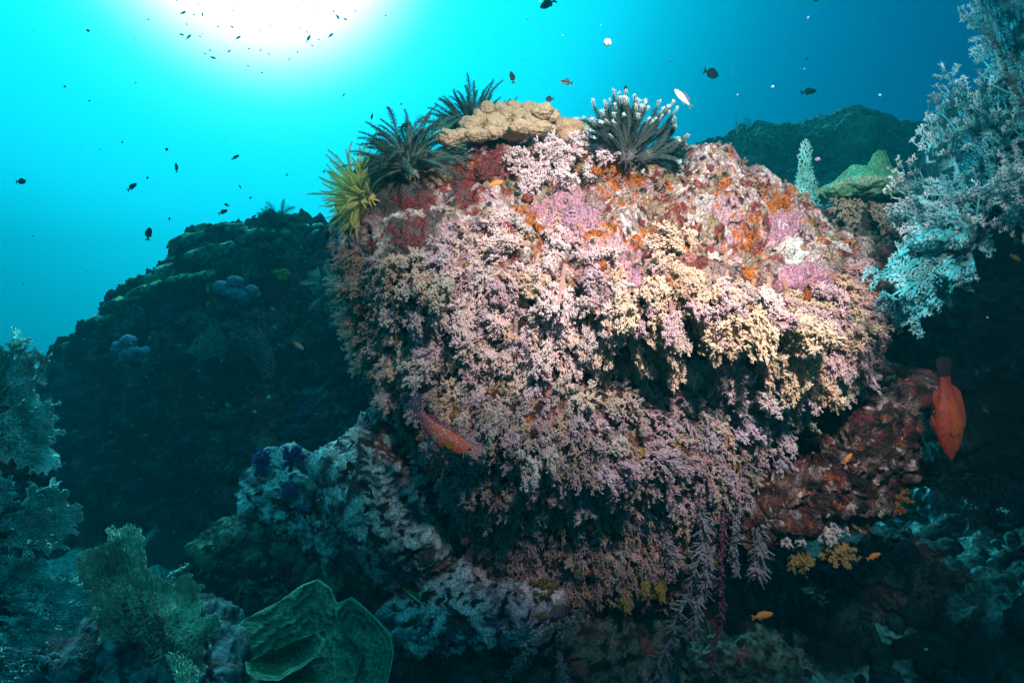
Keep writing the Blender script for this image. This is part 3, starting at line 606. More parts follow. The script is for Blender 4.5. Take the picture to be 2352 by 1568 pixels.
sponge(1262, 1035, 44, (0.44, 0.21, 0.28), 'pink folded sponge low on the boulder\'s middle', None, 14); sponge(1315, 500, 48, (0.45, 0.24, 0.33), 'purple pink sponge crust above the soft corals', None, 12)
sponge(1822, 580, 22, (0.86, 0.85, 0.80), 'bare white sponge patch on the right slope', None, 7); sponge(1795, 522, 24, (0.66, 0.45, 0.55), 'pale pink sponge on the right slope above the white patch', None, 7)
A = Acc()
for j in SEL[rng.choice(len(SEL), 9000)]:
    if len(A.V) >= 190: break
    x, y = PX[j], PY[j]
    if y < upper(x) + 20 or y > 1360 or rng.random() < .5: continue
    r_ = rng.uniform(7, 19) * K * BV[j][1] / 1176; v, t_, c_ = lumpy((0, 0, 0), (r_, r_, r_ * .7), float(j % 97), np.array([(.34, .10, .03), (.26, .06, .04), (.40, .16, .15), (.30, .17, .05)][int(rng.integers(4))]), 14, 10, .12, 60)
    A.add(v @ np.array(Vector((0, 0, 1)).rotation_difference(Vector(BN[j])).to_matrix()).T + BV[j] + BN[j] * r_ * .6, t_, c_)
tag(obj('sponge_crust', A.mesh('sponge_crust', M_SPONGE)), 'rusty sponge crusts peeping out between the soft corals', 'sponge', kind='stuff')
def rsponge(x, y, Y, r, col, label, group, n=8):
    A = Acc()
    for k in range(n):
        a = rng.uniform(0, 6.28); q = r * math.sqrt(rng.random()); u_ = K * Y / 1176; s = r * rng.uniform(.3, .5) * u_
        v, t_, c_ = lumpy(P(x + q * math.cos(a), y + q * math.sin(a) * .6, Y), (s, s, s * .8), k + x, np.array(col) * rng.uniform(.75, 1.1), 18, 12, .12, 60); A.add(v, t_, c_)
    tag(obj('sponge', A.mesh('sponge', M_SPONGE)), label, 'sponge', group)
rsponge(575, 1312, 1.50, 26, (0.14, 0.02, 0.025), 'dark red sponge on the olive rock, left one of two', 'dark red sponges on the olive rock'); rsponge(640, 1315, 1.50, 32, (0.14, 0.02, 0.025), 'dark red sponge on the olive rock, right one of two', 'dark red sponges on the olive rock')

# ------------------------------------------------------------------ sea fans
def fan_nodes(outline, base, sp, seed=0, jit=0.42):
    r = np.random.default_rng(seed); p = np.asarray(outline, float); lo, hi = p.min(0), p.max(0)
    gx, gy = np.meshgrid(np.arange(lo[0], hi[0], sp), np.arange(lo[1], hi[1], sp)); g_ = np.stack([gx.ravel(), gy.ravel()], 1)
    g_ = g_ + r.uniform(-jit, jit, g_.shape) * sp; g_ = g_[poly_in(outline, g_[:, 0], g_[:, 1])]
    base = np.asarray(base, float); d0 = np.hypot(*(g_ - base).T); g_ = g_[np.argsort(d0)]; g_ = np.vstack([base, g_]); n_ = len(g_)
    par = np.zeros(n_, int); ub = base - g_; ub = ub / np.maximum(np.linalg.norm(ub, axis=1, keepdims=True), 1e-9)
    for j in range(1, n_):
        v = g_[:j] - g_[j]; d = np.hypot(v[:, 0], v[:, 1]) + 1e-9; cs = (v @ ub[j]) / d
        par[j] = np.argmin(d * (1.7 - cs))
    cnt = np.ones(n_)
    for j in range(n_ - 1, 0, -1): cnt[par[j]] += cnt[j]
    return g_, par, cnt
def jag(outline, amp, freq, seed):
    q = resample(outline, 420); c = q.mean(0); tn = np.roll(q, -1, 0) - np.roll(q, 1, 0); nn = np.stack([tn[:, 1], -tn[:, 0]], 1); nn /= np.maximum(np.linalg.norm(nn, axis=1, keepdims=True), 1e-9)
    if ((q - c) * nn).sum() < 0: nn = -nn
    k = np.arange(420); w_ = ss(-.1, .25, pn(np.stack([k * freq, 0 * k + seed * 5.1, 0 * k], 1))) - .5
    return [tuple(v) for v in q + nn * (w_ * 2 * amp)[:, None]]
def sea_fan(name, outline, base, Y0, sp, label, group, col, tip, vein, tilt=(0, 0), wave=0.04, hair=3, hl=1.1, rt=0.52, seed=0, mt=None, cat='sea fan', rmax=9, vexp=0.40, jg=0, web=False):
    """a branching fan growing from its base inside its outline; slightly wavy sheet with hairy polyp twigs"""
    if jg: outline = jag(outline, jg, .13, seed)
    g_, par, cnt = fan_nodes(outline, base, sp, seed); r = np.random.default_rng(seed + 99); n_ = len(g_)
    b = np.asarray(base, float); q = (g_ - b) / 300.0
    Y = Y0 + tilt[0] * q[:, 0] + tilt[1] * q[:, 1] + wave * fbm(np.c_[q * 2.2, np.full(n_, seed * 1.7)], 3) + r.normal(size=n_) * 0.004 * Y0 * sp / 8
    X3 = P(g_[:, 0], g_[:, 1], Y); u_ = K * Y0 / 1176
    rad = np.minimum(rt * sp * cnt ** vexp * 0.5, rmax) * u_; thick = ss(20, 260, cnt)
    c = lerp(np.asarray(col), np.asarray(tip), ss(14, 1, cnt)); c = lerp(c, vein, thick) * (1 + 0.35 * fbm(np.c_[q * 5, np.full(n_, 3.3)], 3))[:, None]
    c = np.clip(c, 0.002, 0.95)
    A = Acc(); j = np.arange(1, n_)
    o = empty(name, X3[0], label, cat, group); org = X3[0]
    big = thick[j] > 0.02
    jj = j[~big]; A.segs(X3[par[jj]] - org, X3[jj] - org, rad[jj] * 1.05, rad[jj] * 0.8, c[par[jj]], c[jj], 3)
    if hair:
        hj = np.repeat(j[cnt[j] < 60], hair); dirs = X3[hj] - X3[par[hj]]; dirs = unit(dirs) * 0.7 + unit(r.normal(size=(len(hj), 3))) * np.array([1, .22, 1])
        A.segs(X3[hj] - org, X3[hj] - org + unit(dirs) * (sp * hl * u_ * r.uniform(.5, 1.1, len(hj)))[:, None], rt * sp * u_ * .46, rt * sp * u_ * .30, c[hj], np.minimum(c[hj] * 1.12, 0.95), 3)
    if web:
        lo, hi = np.min(outline, 0), np.max(outline, 0); gs = 3.4; nx, ny = int((hi[0] - lo[0]) / gs) + 2, int((hi[1] - lo[1]) / gs) + 2
        gx, gy = np.meshgrid(lo[0] + gs * np.arange(nx), lo[1] + gs * np.arange(ny)); gx = gx.ravel() + r.normal(size=nx * ny) * .8; gy = gy.ravel() + r.normal(size=nx * ny) * .8; qq = np.c_[gx - b[0], gy - b[1]] / 300
        Yw = Y0 + tilt[0] * qq[:, 0] + tilt[1] * qq[:, 1] + wave * fbm(np.c_[qq * 2.2, np.full(len(gx), seed * 1.7)], 3) + .004 * fbm(np.c_[qq * 40, np.zeros(len(gx))], 2) + .0008
        ok = poly_in(outline, gx, gy) & (fbm(np.c_[qq * 26, np.full(len(gx), 4.4)], 2) > -.62); I, J = np.meshgrid(np.arange(ny - 1), np.arange(nx - 1), indexing='ij'); k_ = (I * nx + J).ravel(); k_ = k_[ok[k_] & ok[k_ + 1] & ok[k_ + nx] & ok[k_ + nx + 1]]
        Tw = np.concatenate([np.stack([k_, k_ + 1, k_ + nx + 1], 1), np.stack([k_, k_ + nx + 1, k_ + nx], 1)]); Vf = P(gx, gy, Yw) - org; Vb = P(gx, gy, Yw + .004) - org
        dd = np.hypot(qq[:, 0], qq[:, 1]); an = np.arctan2(qq[:, 1], qq[:, 0]); cw = lerp(np.asarray(col) * .72, np.asarray(tip) * .9, np.clip(.35 + .5 * fbm(np.c_[an * 16, dd * 5, 0 * dd], 3) + .4 * fbm(np.c_[qq * 30, np.zeros(len(gx))], 2), 0, 1)); nv = len(gx)
        used = np.unique(Tw); mp_ = np.full(nv, -1); mp_[used] = np.arange(len(used)); Tw = mp_[Tw]; nu_ = len(used)
        obj('web', make_mesh('web', np.concatenate([Vf[used], Vb[used]]), np.concatenate([Tw[:, ::-1], Tw + nu_]), np.concatenate([cw[used], cw[used]]), True, M_FAN), o)
    obj('mesh_blade', A.mesh('mesh_blade', mt or M_FAN), o)
    jj = j[big]
    if len(jj):
        B_ = Acc(); B_.segs(X3[par[jj]] - org, X3[jj] - org, rad[jj] * 1.1, rad[jj], c[par[jj]] , c[jj], 5); obj('stem', B_.mesh('stem', mt or M_FAN), o)
    return o
PALE, PALET, PV = (0.58, 0.86, 0.87), (0.86, 0.95, 0.95), (0.05, 0.09, 0.10)
g = 'pale sea fans along the left edge'
sea_fan('sea_fan', [(-90, 850), (-40, 800), (10, 800), (22, 762), (40, 750), (60, 765), (70, 795), (105, 800), (122, 825), (112, 868), (88, 885), (100, 915), (135, 925), (128, 965), (150, 1005), (118, 1015), (152, 1050), (118, 1085), (65, 1082), (20, 1060), (-40, 1075), (-100, 1000)],
        (-70, 985), 0.95, 4.8, 'pale cyan sea fan at the left edge, highest of the stack', g, PALE, PALET, PV, (0.1, 0), 0.05, 1, .8, seed=1, jg=9, web=True, rt=.36)
sea_fan('sea_fan', [(-80, 1090), (0, 1085), (22, 1090), (30, 1130), (48, 1155), (62, 1112), (80, 1118), (92, 1150), (108, 1102), (136, 1104), (158, 1140), (180, 1165), (186, 1225), (160, 1235), (150, 1270), (120, 1270), (70, 1268), (0, 1262), (-80, 1240)],
        (-75, 1225), 0.90, 4.8, 'toothed pale cyan sea fan at the left edge, second from the top', g, (0.48, 0.76, 0.78), (0.74, 0.90, 0.90), PV, (0.1, 0), 0.05, 1, .8, seed=2, jg=9, web=True, rt=.36)
sea_fan('sea_fan', [(-80, 1255), (0, 1262), (70, 1272), (130, 1310), (165, 1325), (200, 1350), (214, 1385), (232, 1410), (200, 1425), (190, 1445), (120, 1470), (110, 1500), (40, 1500), (-20, 1480), (-90, 1440)],
        (-85, 1395), 0.84, 4.8, 'blue grey sea fan with a dark midrib in the lower left, behind the brown one', g, (0.44, 0.72, 0.75), (0.66, 0.86, 0.88), (0.03, 0.04, 0.05), (0.12, 0), 0.05, 1, .8, seed=3, jg=9, web=True, rt=.36)
sea_fan('sea_fan', [(-90, 1470), (20, 1490), (60, 1500), (110, 1520), (60, 1560), (-60, 1580)], (-70, 1530), 0.84, 8, 'small dim sea fan right in the bottom left corner', g, (0.16, 0.30, 0.34), (0.26, 0.42, 0.46), PV, (0.1, 0), 0.04, 4, 1.3, seed=31)
sea_fan('sea_fan', [(160, 1290), (180, 1258), (215, 1252), (242, 1238), (243, 1220), (262, 1208), (300, 1207), (328, 1218), (341, 1232), (328, 1268), (332, 1292), (342, 1314), (368, 1318), (380, 1328), (402, 1334), (418, 1322), (446, 1318), (452, 1330), (466, 1338), (468, 1380),
                    (452, 1402), (470, 1410), (494, 1400), (506, 1428), (500, 1450), (488, 1464), (470, 1470), (480, 1500), (468, 1540), (420, 1560), (330, 1545), (270, 1520), (236, 1490), (220, 1440), (205, 1395), (180, 1350)],
        (392, 1566), 0.98, 4.0, 'broad brownish sea fan standing in front at the lower left', None, (0.66, 0.50, 0.38), (0.74, 0.70, 0.56), (0.40, 0.20, 0.16), (-0.05, -0.03), 0.05, 1, .7, seed=4, rt=0.34, jg=6, web=True)
sea_fan('sea_fan', [(380, 1330), (392, 1316), (412, 1304), (428, 1290), (436, 1296), (424, 1306), (404, 1318), (394, 1334)], (378, 1336), 1.06, 6, 'thin teal sea fan finger peeping over the brown fan', None, (0.3, 0.45, 0.45), (0.5, 0.65, 0.63), PV, seed=5)
sea_fan('sea_fan', [(380, 1500), (395, 1494), (420, 1500), (448, 1525), (462, 1550), (458, 1580), (440, 1600), (410, 1590), (396, 1550)], (425, 1605), 0.86, 5, 'small smooth tan sea fan at the foot of the broad brown one', None, (0.6, 0.62, 0.48), (0.66, 0.74, 0.6), (0.2, 0.2, 0.17), seed=6, hair=4, hl=.9, rt=.4)
# upright blade right of the boulder
sea_fan('sea_fan', [(1826, 440), (1828, 405), (1834, 390), (1833, 355), (1842, 330), (1850, 314), (1860, 328), (1866, 352), (1868, 395), (1880, 430), (1882, 470), (1860, 480), (1838, 470)], (1850, 505), 1.9, 4.6, 'narrow upright turquoise sea fan blade behind the boulder\'s right shoulder', None,
        (0.26, 0.80, 0.70), (0.45, 0.92, 0.84), (0.2, 0.5, 0.45), (0.5, 0), 0.02, 4, 1.2, seed=7, rt=.36)
sea_fan('sea_fan', [(1824, 470), (1824, 430), (1830, 425), (1838, 455), (1850, 430), (1862, 398), (1868, 402), (1858, 450), (1842, 490)], (1840, 500), 1.86, 4.5, 'low folded turquoise sea fan in front of the narrow upright one', None, (0.34, 0.84, 0.76), (0.5, 0.94, 0.88), (0.2, 0.4, 0.4), (0.4, 0), 0.02, 4, 1.2, seed=8, rt=.36)
# fans on the far left wall
sea_fan('sea_fan', [(430, 810), (460, 762), (490, 748), (512, 765), (520, 800), (510, 835), (500, 815), (470, 830)], (455, 835), 2.95, 5, 'small ribbed fan on the dark rock wall, left of the oval one', 'fans on the dark rock wall', (0.16, 0.24, 0.22), (0.24, 0.33, 0.31), (0.05, 0.08, 0.08), seed=9, rt=.32)
sea_fan('sea_fan', [(525, 765), (560, 752), (600, 762), (625, 800), (634, 840), (625, 872), (600, 868), (585, 830), (545, 800)], (540, 780), 2.95, 5, 'oval dim blue fan on the dark rock wall', 'fans on the dark rock wall', (0.09, 0.17, 0.20), (0.14, 0.25, 0.28), (0.04, 0.08, 0.09), seed=10, rt=.34)
sea_fan('sea_fan', [(755, 745), (770, 730), (795, 722), (800, 735), (785, 748), (765, 752)], (803, 742), 2.2, 4, 'tiny leaf-shaped fan behind the boulder\'s left rim', 'fans on the dark rock wall', (0.16, 0.34, 0.30), (0.25, 0.45, 0.4), (0.05, 0.08, 0.08), seed=11)
# far mound bush and dark bush
sea_fan('black_coral', [(1682, 312), (1690, 270), (1700, 300), (1708, 268), (1722, 262), (1730, 290), (1745, 300), (1740, 318), (1700, 320)], (1718, 330), 5.2, 7, 'little dark branching coral silhouetted on the far mound', None, (0.05, 0.09, 0.09), (0.07, 0.12, 0.12), (0.03, 0.05, 0.05), hair=2, rt=.22, seed=12, cat='coral')
sea_fan('black_coral', [(2130, 1110), (2180, 1090), (2290, 1080), (2350, 1120), (2340, 1180), (2290, 1240), (2250, 1200), (2215, 1250), (2190, 1190), (2150, 1180)], (2240, 1070), 2.0, 9, 'black feathery coral bush hanging below the red grouper', None, (0.02, 0.04, 0.05), (0.03, 0.06, 0.07), (0.01, 0.02, 0.02), hair=5, hl=1.5, rt=.16, seed=13, cat='coral', wave=.15)

GA, GB = (0.04, 0.32, 0.38), (0.20, 0.44, 0.50); g = 'big pale blue sea fans on the right'
def rfan(outline, base, Y0, label, ca, cb, seed, tilt=(.1, 0)):
    return sea_fan('sea_fan', outline, base, Y0, 5.6, label, g, ca, cb, (.05, .12, .14), tilt,   .16, 6, 1.25, .30, seed, None, 'sea fan', 7, .38, 20)
rfan([(2205, -20), (2245, -60), (2420, -60), (2420, 330), (2345, 330), (2310, 280), (2295, 190), (2262, 150), (2240, 90)], (2400, 360), 1.22, 'pale blue feathery sea fan filling the top right corner', GA, GB, 21)
rfan([(2160, 165), (2190, 158), (2205, 195), (2238, 190), (2270, 150), (2300, 220), (2330, 360), (2310, 440), (2250, 400), (2200, 290), (2165, 240)], (2320, 470), 1.26, 'pale blue sea fan with fingers spread over open water, below the corner one', (.07, .36, .42), (.25, .45, .50), 22)
rfan([(2112, 325), (2118, 310), (2140, 300), (2148, 235), (2164, 232), (2184, 275), (2176, 340), (2185, 400), (2235, 450), (2245, 530), (2190, 550), (2140, 480), (2146, 400), (2140, 335)], (2240, 560), 1.30, 'single pale sea fan finger pointing up beside the far mound', (.10, .40, .45), (.32, .46, .50), 23)
rfan([(2060, 455), (2045, 420), (2060, 375), (2085, 368), (2105, 410), (2140, 470), (2200, 500), (2245, 510), (2262, 560), (2200, 600), (2110, 570), (2075, 510), (2050, 495)], (2270, 550), 1.36, 'pinkish pale sea fan brushing the green plate coral', (.12, .36, .40), (.44, .52, .56), 24)
rfan([(1995, 645), (2025, 585), (2060, 545), (2110, 520), (2180, 490), (2240, 460), (2300, 430), (2335, 460), (2280, 560), (2225, 600), (2225, 650), (2190, 700), (2150, 700), (2130, 740), (2095, 770), (2040, 750), (2015, 725), (2045, 670)], (2335, 430), 1.28, 'large turquoise sea fan drooping beside the boulder\'s right bulge', (.04, .40, .46), (.20, .48, .53), 25)
rfan([(2235, 425), (2290, 370), (2400, 320), (2420, 560), (2345, 540), (2305, 535), (2290, 490), (2255, 500)], (2420, 420), 1.18, 'greyish sea fan with blunt fingers at the right edge', (.13, .32, .37), (.30, .42, .46), 26)
rfan([(2110, 500), (2150, 430), (2190, 360), (2230, 290), (2290, 260), (2330, 330), (2310, 420), (2250, 480), (2190, 530)], (2330, 440), 1.33, 'shaded blue sea fan behind the others at the right, along the dark branch', (.05, .32, .38), (.16, .48, .54), 27)

# ------------------------------------------------------------------ hanging gorgonian strands
def strand(pts, Y, r, col, label, group, hairL=14, dens=5):
    p = np.asarray(pts, float); t = np.linspace(0, 1, 60); s = np.r_[0, np.cumsum(np.hypot(*(p[1:] - p[:-1]).T))]; s /= s[-1]
    c2 = np.stack([np.interp(t, s, p[:, 0]), np.interp(t, s, p[:, 1])], 1); c2 = c2 + 5 * fbm(np.c_[c2 / 40, np.full(60, r)], 2)[:, None]
    X = P(c2[:, 0], c2[:, 1], Y + .03 * fbm(np.c_[c2 / 90, np.zeros(60)], 2)); u_ = K * Y / 1176; A = Acc(); A.path(X, r * u_ * (1 - .5 * t), np.array(col) * .6, 5)
    for lev in range(2):
        m = dens * 22 if lev == 0 else 0
        if m: 
            i = rng.integers(2, 59, m); f = rng.random(m)[:, None]; o_ = X[i - 1] * (1 - f) + X[i] * f; d = cone_dirs(unit(X[i] - X[i - 1]), .5, 1.3, 1); L = hairL * u_ * rng.uniform(.4, 1.2, m)[:, None]; e = o_ + d * L
            A.segs(o_, e, 2.2 * u_, 1.6 * u_, np.array(col) * .8, col, 4); k = 6; oo = np.repeat(o_, k, 0); ee = np.repeat(e, k, 0); f = rng.uniform(.3, 1, (m * k, 1)); so = oo * (1 - f) + ee * f; h = cone_dirs(d, .4, 1.3, k)
            A.segs(so, so + h * 4.5 * u_, 1.5 * u_, 1.0 * u_, col, np.minimum(np.array(col) * 1.35, .95), 3)
    tag(obj('gorgonian', A.mesh('gorgonian', M_FAN)), label, 'gorgonian', group)
g = 'hanging lilac gorgonian strands'; LC = (0.20, 0.20, 0.25)
for pts, Y, l, hl in [([(1690, 1120), (1695, 1180), (1685, 1250), (1690, 1320)], 1.42, 'lilac gorgonian strand hanging nearest the rock ledge', 16), ([(1665, 1180), (1660, 1260), (1652, 1330), (1660, 1400), (1640, 1480), (1630, 1550)], 1.40, 'long lilac gorgonian strand with a magenta stem hanging to the frame bottom', 14),
                      ([(1610, 1160), (1620, 1230), (1600, 1300), (1580, 1370), (1550, 1440), (1520, 1510), (1495, 1580)], 1.38, 'thick bushy gorgonian strand slanting down to the bottom edge', 30), ([(1640, 1250), (1620, 1330), (1600, 1400), (1590, 1470)], 1.42, 'bushy gorgonian strand just right of the thick slanting one', 26),
                      ([(1740, 1190), (1745, 1240), (1738, 1320)], 1.50, 'fan-like grey gorgonian tuft under the left end of the ledge', 30), ([(1350, 1395), (1310, 1420), (1250, 1460), (1200, 1510), (1165, 1550)], 1.35, 'grey blue gorgonian branch slanting down left below the boulder\'s foot', 15),
                      ([(1290, 1440), (1285, 1500), (1290, 1560)], 1.45, 'faint grey gorgonian strand behind the tiny orange fish', 14), ([(1500, 1180), (1530, 1230), (1545, 1290)], 1.45, 'short dark gorgonian strand under the middle of the boulder', 16)]:
    strand(pts, Y, 3.2, (0.15, 0.05, 0.11) if 'magenta' in l else LC, l, g, hl, 9 if hl > 20 else 6)

# ------------------------------------------------------------------ feather stars
def arm_mesh(L, curl, pin, npin, c_stem, c_base, c_tip, sag=0.0, r=0.006, white=0.0, pr=0.0016):
    """one feather star arm of unit frame: rises along +Z and bends to +X, pinnules on both sides"""
    t = np.linspace(0, 1, 16); a = curl * rng.uniform(.2, 1.8) * t ** 1.5 + rng.uniform(.1, .5) * np.sin(t * 4 + rng.uniform(0, 6)) * t; ds = L / 15; x = np.r_[0, np.cumsum(np.sin(a[1:]) * ds)]; z = np.r_[0, np.cumsum(np.cos(a[1:]) * ds)]; Pq = np.stack([x, 0 * x, z], 1)
    Pq += np.stack([0 * t, 0.05 * L * np.sin(t * 5 + rng.uniform(0, 6)) * t, 0 * t], 1)
    A = Acc(); A.path(Pq, r * (1 - .6 * t), lerp(c_stem, c_tip, t), 5)
    tt = np.linspace(0.04, 1, npin); i = np.minimum((tt * 15).astype(int), 14); f = (tt * 15 - i)[:, None]; o_ = Pq[i] * (1 - f) + Pq[i + 1] * f; d = unit(Pq[i + 1] - Pq[i]); side = np.array([0, 1.0, 0])
    for s in (-1, 1):
        for w_ in (0, 1):
            dd = unit(d * .40 + s * side * (1.0 if w_ == 0 else .5) + np.cross(d, side) * (0.0 if w_ == 0 else s * .9) + rng.normal(size=d.shape) * .15); pl = pin * L * np.clip(1.15 - tt ** 7, .45, 1)[:, None] * rng.uniform(.7, 1.1, (npin, 1)); cb = lerp(c_base, c_tip, tt); ct = cb * 1.15
            if white: wmask = ss(.86, .98, tt) + ss(.30, .05, tt) * .55; ct = lerp(ct, (.8, .88, .88), np.clip(wmask, 0, 1) * white)
            A.segs(o_, o_ + dd * pl, pr, pr * .7, cb, np.clip(ct, 0, .95), 3)
    if white:
        q_ = unit(rng.normal(size=(9, 3)) + d[-1] * .8); A.segs(np.repeat(Pq[-1:], 9, 0), Pq[-1] + q_ * .0062, .0011, .0006, (.45, .62, .62), (.6, .8, .8), 3)
    return A
def feather_star(loc, label, n, L, armkw, fan, up=(0, 0, 1), spread=(0.1, 1.3), az=(0, 6.28), variants=10, group=None, thick=1.0):
    o = empty('feather_star', loc, label, 'feather star', group); ms = [arm_mesh(L * rng.uniform(.85, 1.1), **armkw).mesh('arm', M_FEATHER) for _ in range(variants)]
    Q = Vector((0, 0, 1)).rotation_difference(Vector(unit(up))).to_matrix().to_4x4()
    for k in range(n):
        a = obj('arm', ms[k % variants], o); th = az[0] + (az[1] - az[0]) * (k + rng.uniform(.1, .9)) / n; ph = spread[0] + (spread[1] - spread[0]) * (rng.random() ** .75); s = rng.uniform(.8, 1.12)
        a.matrix_basis = Q @ Matrix.Rotation(th, 4, 'Z') @ Matrix.Rotation(ph, 4, 'Y') @ Matrix.Scale(s, 4)
    A = Acc(); v, t_, c_ = lumpy((0, 0, 0), (.018, .018, .014), 3, armkw['c_stem'], 16, 10); A.add(v, t_, c_); d = rdirs(16); d[:, 2] = -abs(d[:, 2]); A.segs(np.zeros((16, 3)), d * .03, .003, .002, armkw['c_stem'], k=4)
    obj('disc', A.mesh('disc', M_FEATHER), o); return o
DK = dict(curl=.95, pin=.060, npin=44, c_stem=(.20, .26, .25), c_base=(.11, .20, .19), c_tip=(.05, .17, .15), r=.0028, pr=.0007)
feather_star(P(948, 392, 1.52), 'dark grey green feather star fanned out on the boulder\'s left top', 110, .162, dict(DK, c_stem=(.42, .38, .28)), 0, (-.25, -.25, 1), (.1, 1.35))
feather_star(P(1090, 318, 1.80), 'dark green feather star rising behind the cream knobbly coral', 100, .152, dict(DK, c_tip=(.02, .09, .07), curl=.35), 0, (-.05, -.1, 1), (.05, 1.15))
feather_star(P(1440, 362, 1.48), 'black feather star with white starry tips on the boulder top', 84, .138, dict(curl=.25, pin=.055, npin=50, c_stem=(.10, .09, .09), c_base=(.09, .10, .10), c_tip=(.02, .05, .05), r=.0034, white=1.0, pr=.0011), 0, (-.08, -.2, 1), (.0, 1.0))
bs = feather_star(P(1478, 362, 1.50), 'low dark feather star leaning right beside the white-tipped one', 20, .10, dict(curl=.3, pin=.11, npin=60, c_stem=(.05, .06, .06), c_base=(.04, .06, .06), c_tip=(.05, .09, .09), r=.004, white=.4, pr=.0014), 0, (1, -.2, .25), (.0, .5))
feather_star(P(846, 452, 1.52), 'yellow feather star spreading from the boulder\'s upper left corner over open water', 96, .125, dict(curl=.3, pin=.055, npin=44, c_stem=(.95, .80, .30), c_base=(.80, .76, .22), c_tip=(.95, .88, .36), r=.0022, pr=.0006), 0, (-1, -.3, .12), (.1, 1.4))
feather_star(P(640, 522, 3.4), 'dim feather star crowning the top of the dark rock wall', 40, .16, dict(DK, pin=.16, c_base=(.08, .14, .13)), 0, (0, -.1, 1), (.1, 1.45))
feather_star(P(785, 665, 2.0), 'dark teal feather star ball hanging at the boulder\'s left rim', 46, .115, dict(DK, c_base=(.10, .22, .20), c_tip=(.16, .32, .30), pin=.16), 0, (-.5, -.8, .1), (.1, 1.5))
feather_star(P(796, 560, 1.60), 'small curled grey feather star clinging to the boulder\'s left corner', 22, .062, dict(curl=3.4, pin=.12, npin=34, c_stem=(.42, .40, .34), c_base=(.30, .30, .27), c_tip=(.40, .40, .36), r=.003, pr=.0009), 0, (-.8, -.6, -.1), (.3, 1.4))

# ------------------------------------------------------------------ plate corals
def plate(outline, Yc, label, ygrad=(0, 0), thick=.02, bump=.012, seed=0, col=(.10, .22, .15), rim=(.3, .42, .34), name='plate_coral', group=None, parent=None, part=None, nth=300, nr=60, cup=0.05, center=None, ridge=0.0, ):
    """thick lobed plate: top sheet and underside joined by a rounded rim, with growth ridges"""
    c = np.mean(resample(outline, 400), 0) if center is None else np.asarray(center, float); th, rr = radial(outline, c, nth, 2); rho = np.linspace(0.001, 1, nr) ** .8
    def side(s):
        DXq = c[0] + rho[:, None] * (rr * np.cos(th))[None]; DYq = c[1] + rho[:, None] * (rr * np.sin(th))[None]; q = np.stack([DXq.ravel() / 60, DYq.ravel() / 60, np.full(DXq.size, seed * 3.7)], 1)
        rh = np.repeat(rho, nth); f = fbm(q, 4); w_ = fbm(q * np.array([.6, 2.0, 1]) + 9, 3)
        bm = bump * .45
        Y = Yc + ygrad[0] * (DXq.ravel() - c[0]) / 300 + ygrad[1] * (DYq.ravel() - c[1]) / 300 - cup * rh ** 2 - bm * f - bm * .5 * w_ * s + s * (-thick) * np.sqrt(np.clip(1 - rh ** 8, 0, 1)) * .5
        Y = Y - .0022 * np.sin(rh * 34 + 5 * f)
        return P(DXq.ravel(), DYq.ravel(), Y), rh, f
    a, rh, f = side(1); b, _, _ = side(-1); V = np.concatenate([a, b.reshape(nr, nth, 3)[::-1].reshape(-1, 3)]); T = grid_tris(nth, 2 * nr)
    cc = lerp(np.asarray(col) * .8, np.asarray(col) * 1.25, ss(-.4, .5, f)); cc = lerp(cc, np.asarray(rim) * .6, ss(.55, .9, np.sin(rh * 34 + 5 * f)) * .22); cc = lerp(cc, rim, ss(.965, 1.0, rh) * .8); cc = np.concatenate([cc, cc.reshape(nr, nth, 3)[::-1].reshape(-1, 3)])
    # orient the back half ring order to match
    if parent is None:
        o = empty(name, V.mean(0), label, 'plate coral', group); org = V.mean(0)
    else: o = parent; org = np.array(parent.location)
    obj(part or 'plate', make_mesh('plate', V - org, T, cc, True, M_PLATE), o); return o
gp = plate([(505, 1475), (560, 1420), (640, 1380), (690, 1345), (730, 1328), (760, 1350), (775, 1385), (810, 1370), (840, 1395), (865, 1420), (895, 1450), (905, 1500), (890, 1570), (850, 1640), (640, 1640), (480, 1600), (470, 1540)], 1.24, 'big dark green plate coral with pale rims at the bottom, left of centre', (0, -.30), .03, .02, 1, (.04, .15, .10), (.50, .68, .60), cup=.03)
plate([(562, 1520), (620, 1495), (680, 1470), (730, 1450), (748, 1470), (735, 1500), (690, 1535), (640, 1562), (590, 1560), (566, 1545)], 1.216, '', (0, -.30), .014, .012, 2, (.05, .18, .12), (.50, .68, .60), parent=gp, nth=200, nr=34)
plate([(770, 1400), (800, 1372), (838, 1396), (866, 1424), (896, 1455), (905, 1500), (888, 1575), (840, 1640), (800, 1600), (830, 1520), (815, 1460), (780, 1440)], 1.224, '', (0, -.30), .014, .014, 3, (.045, .165, .11), (.50, .68, .60), parent=gp, nth=200, nr=34)
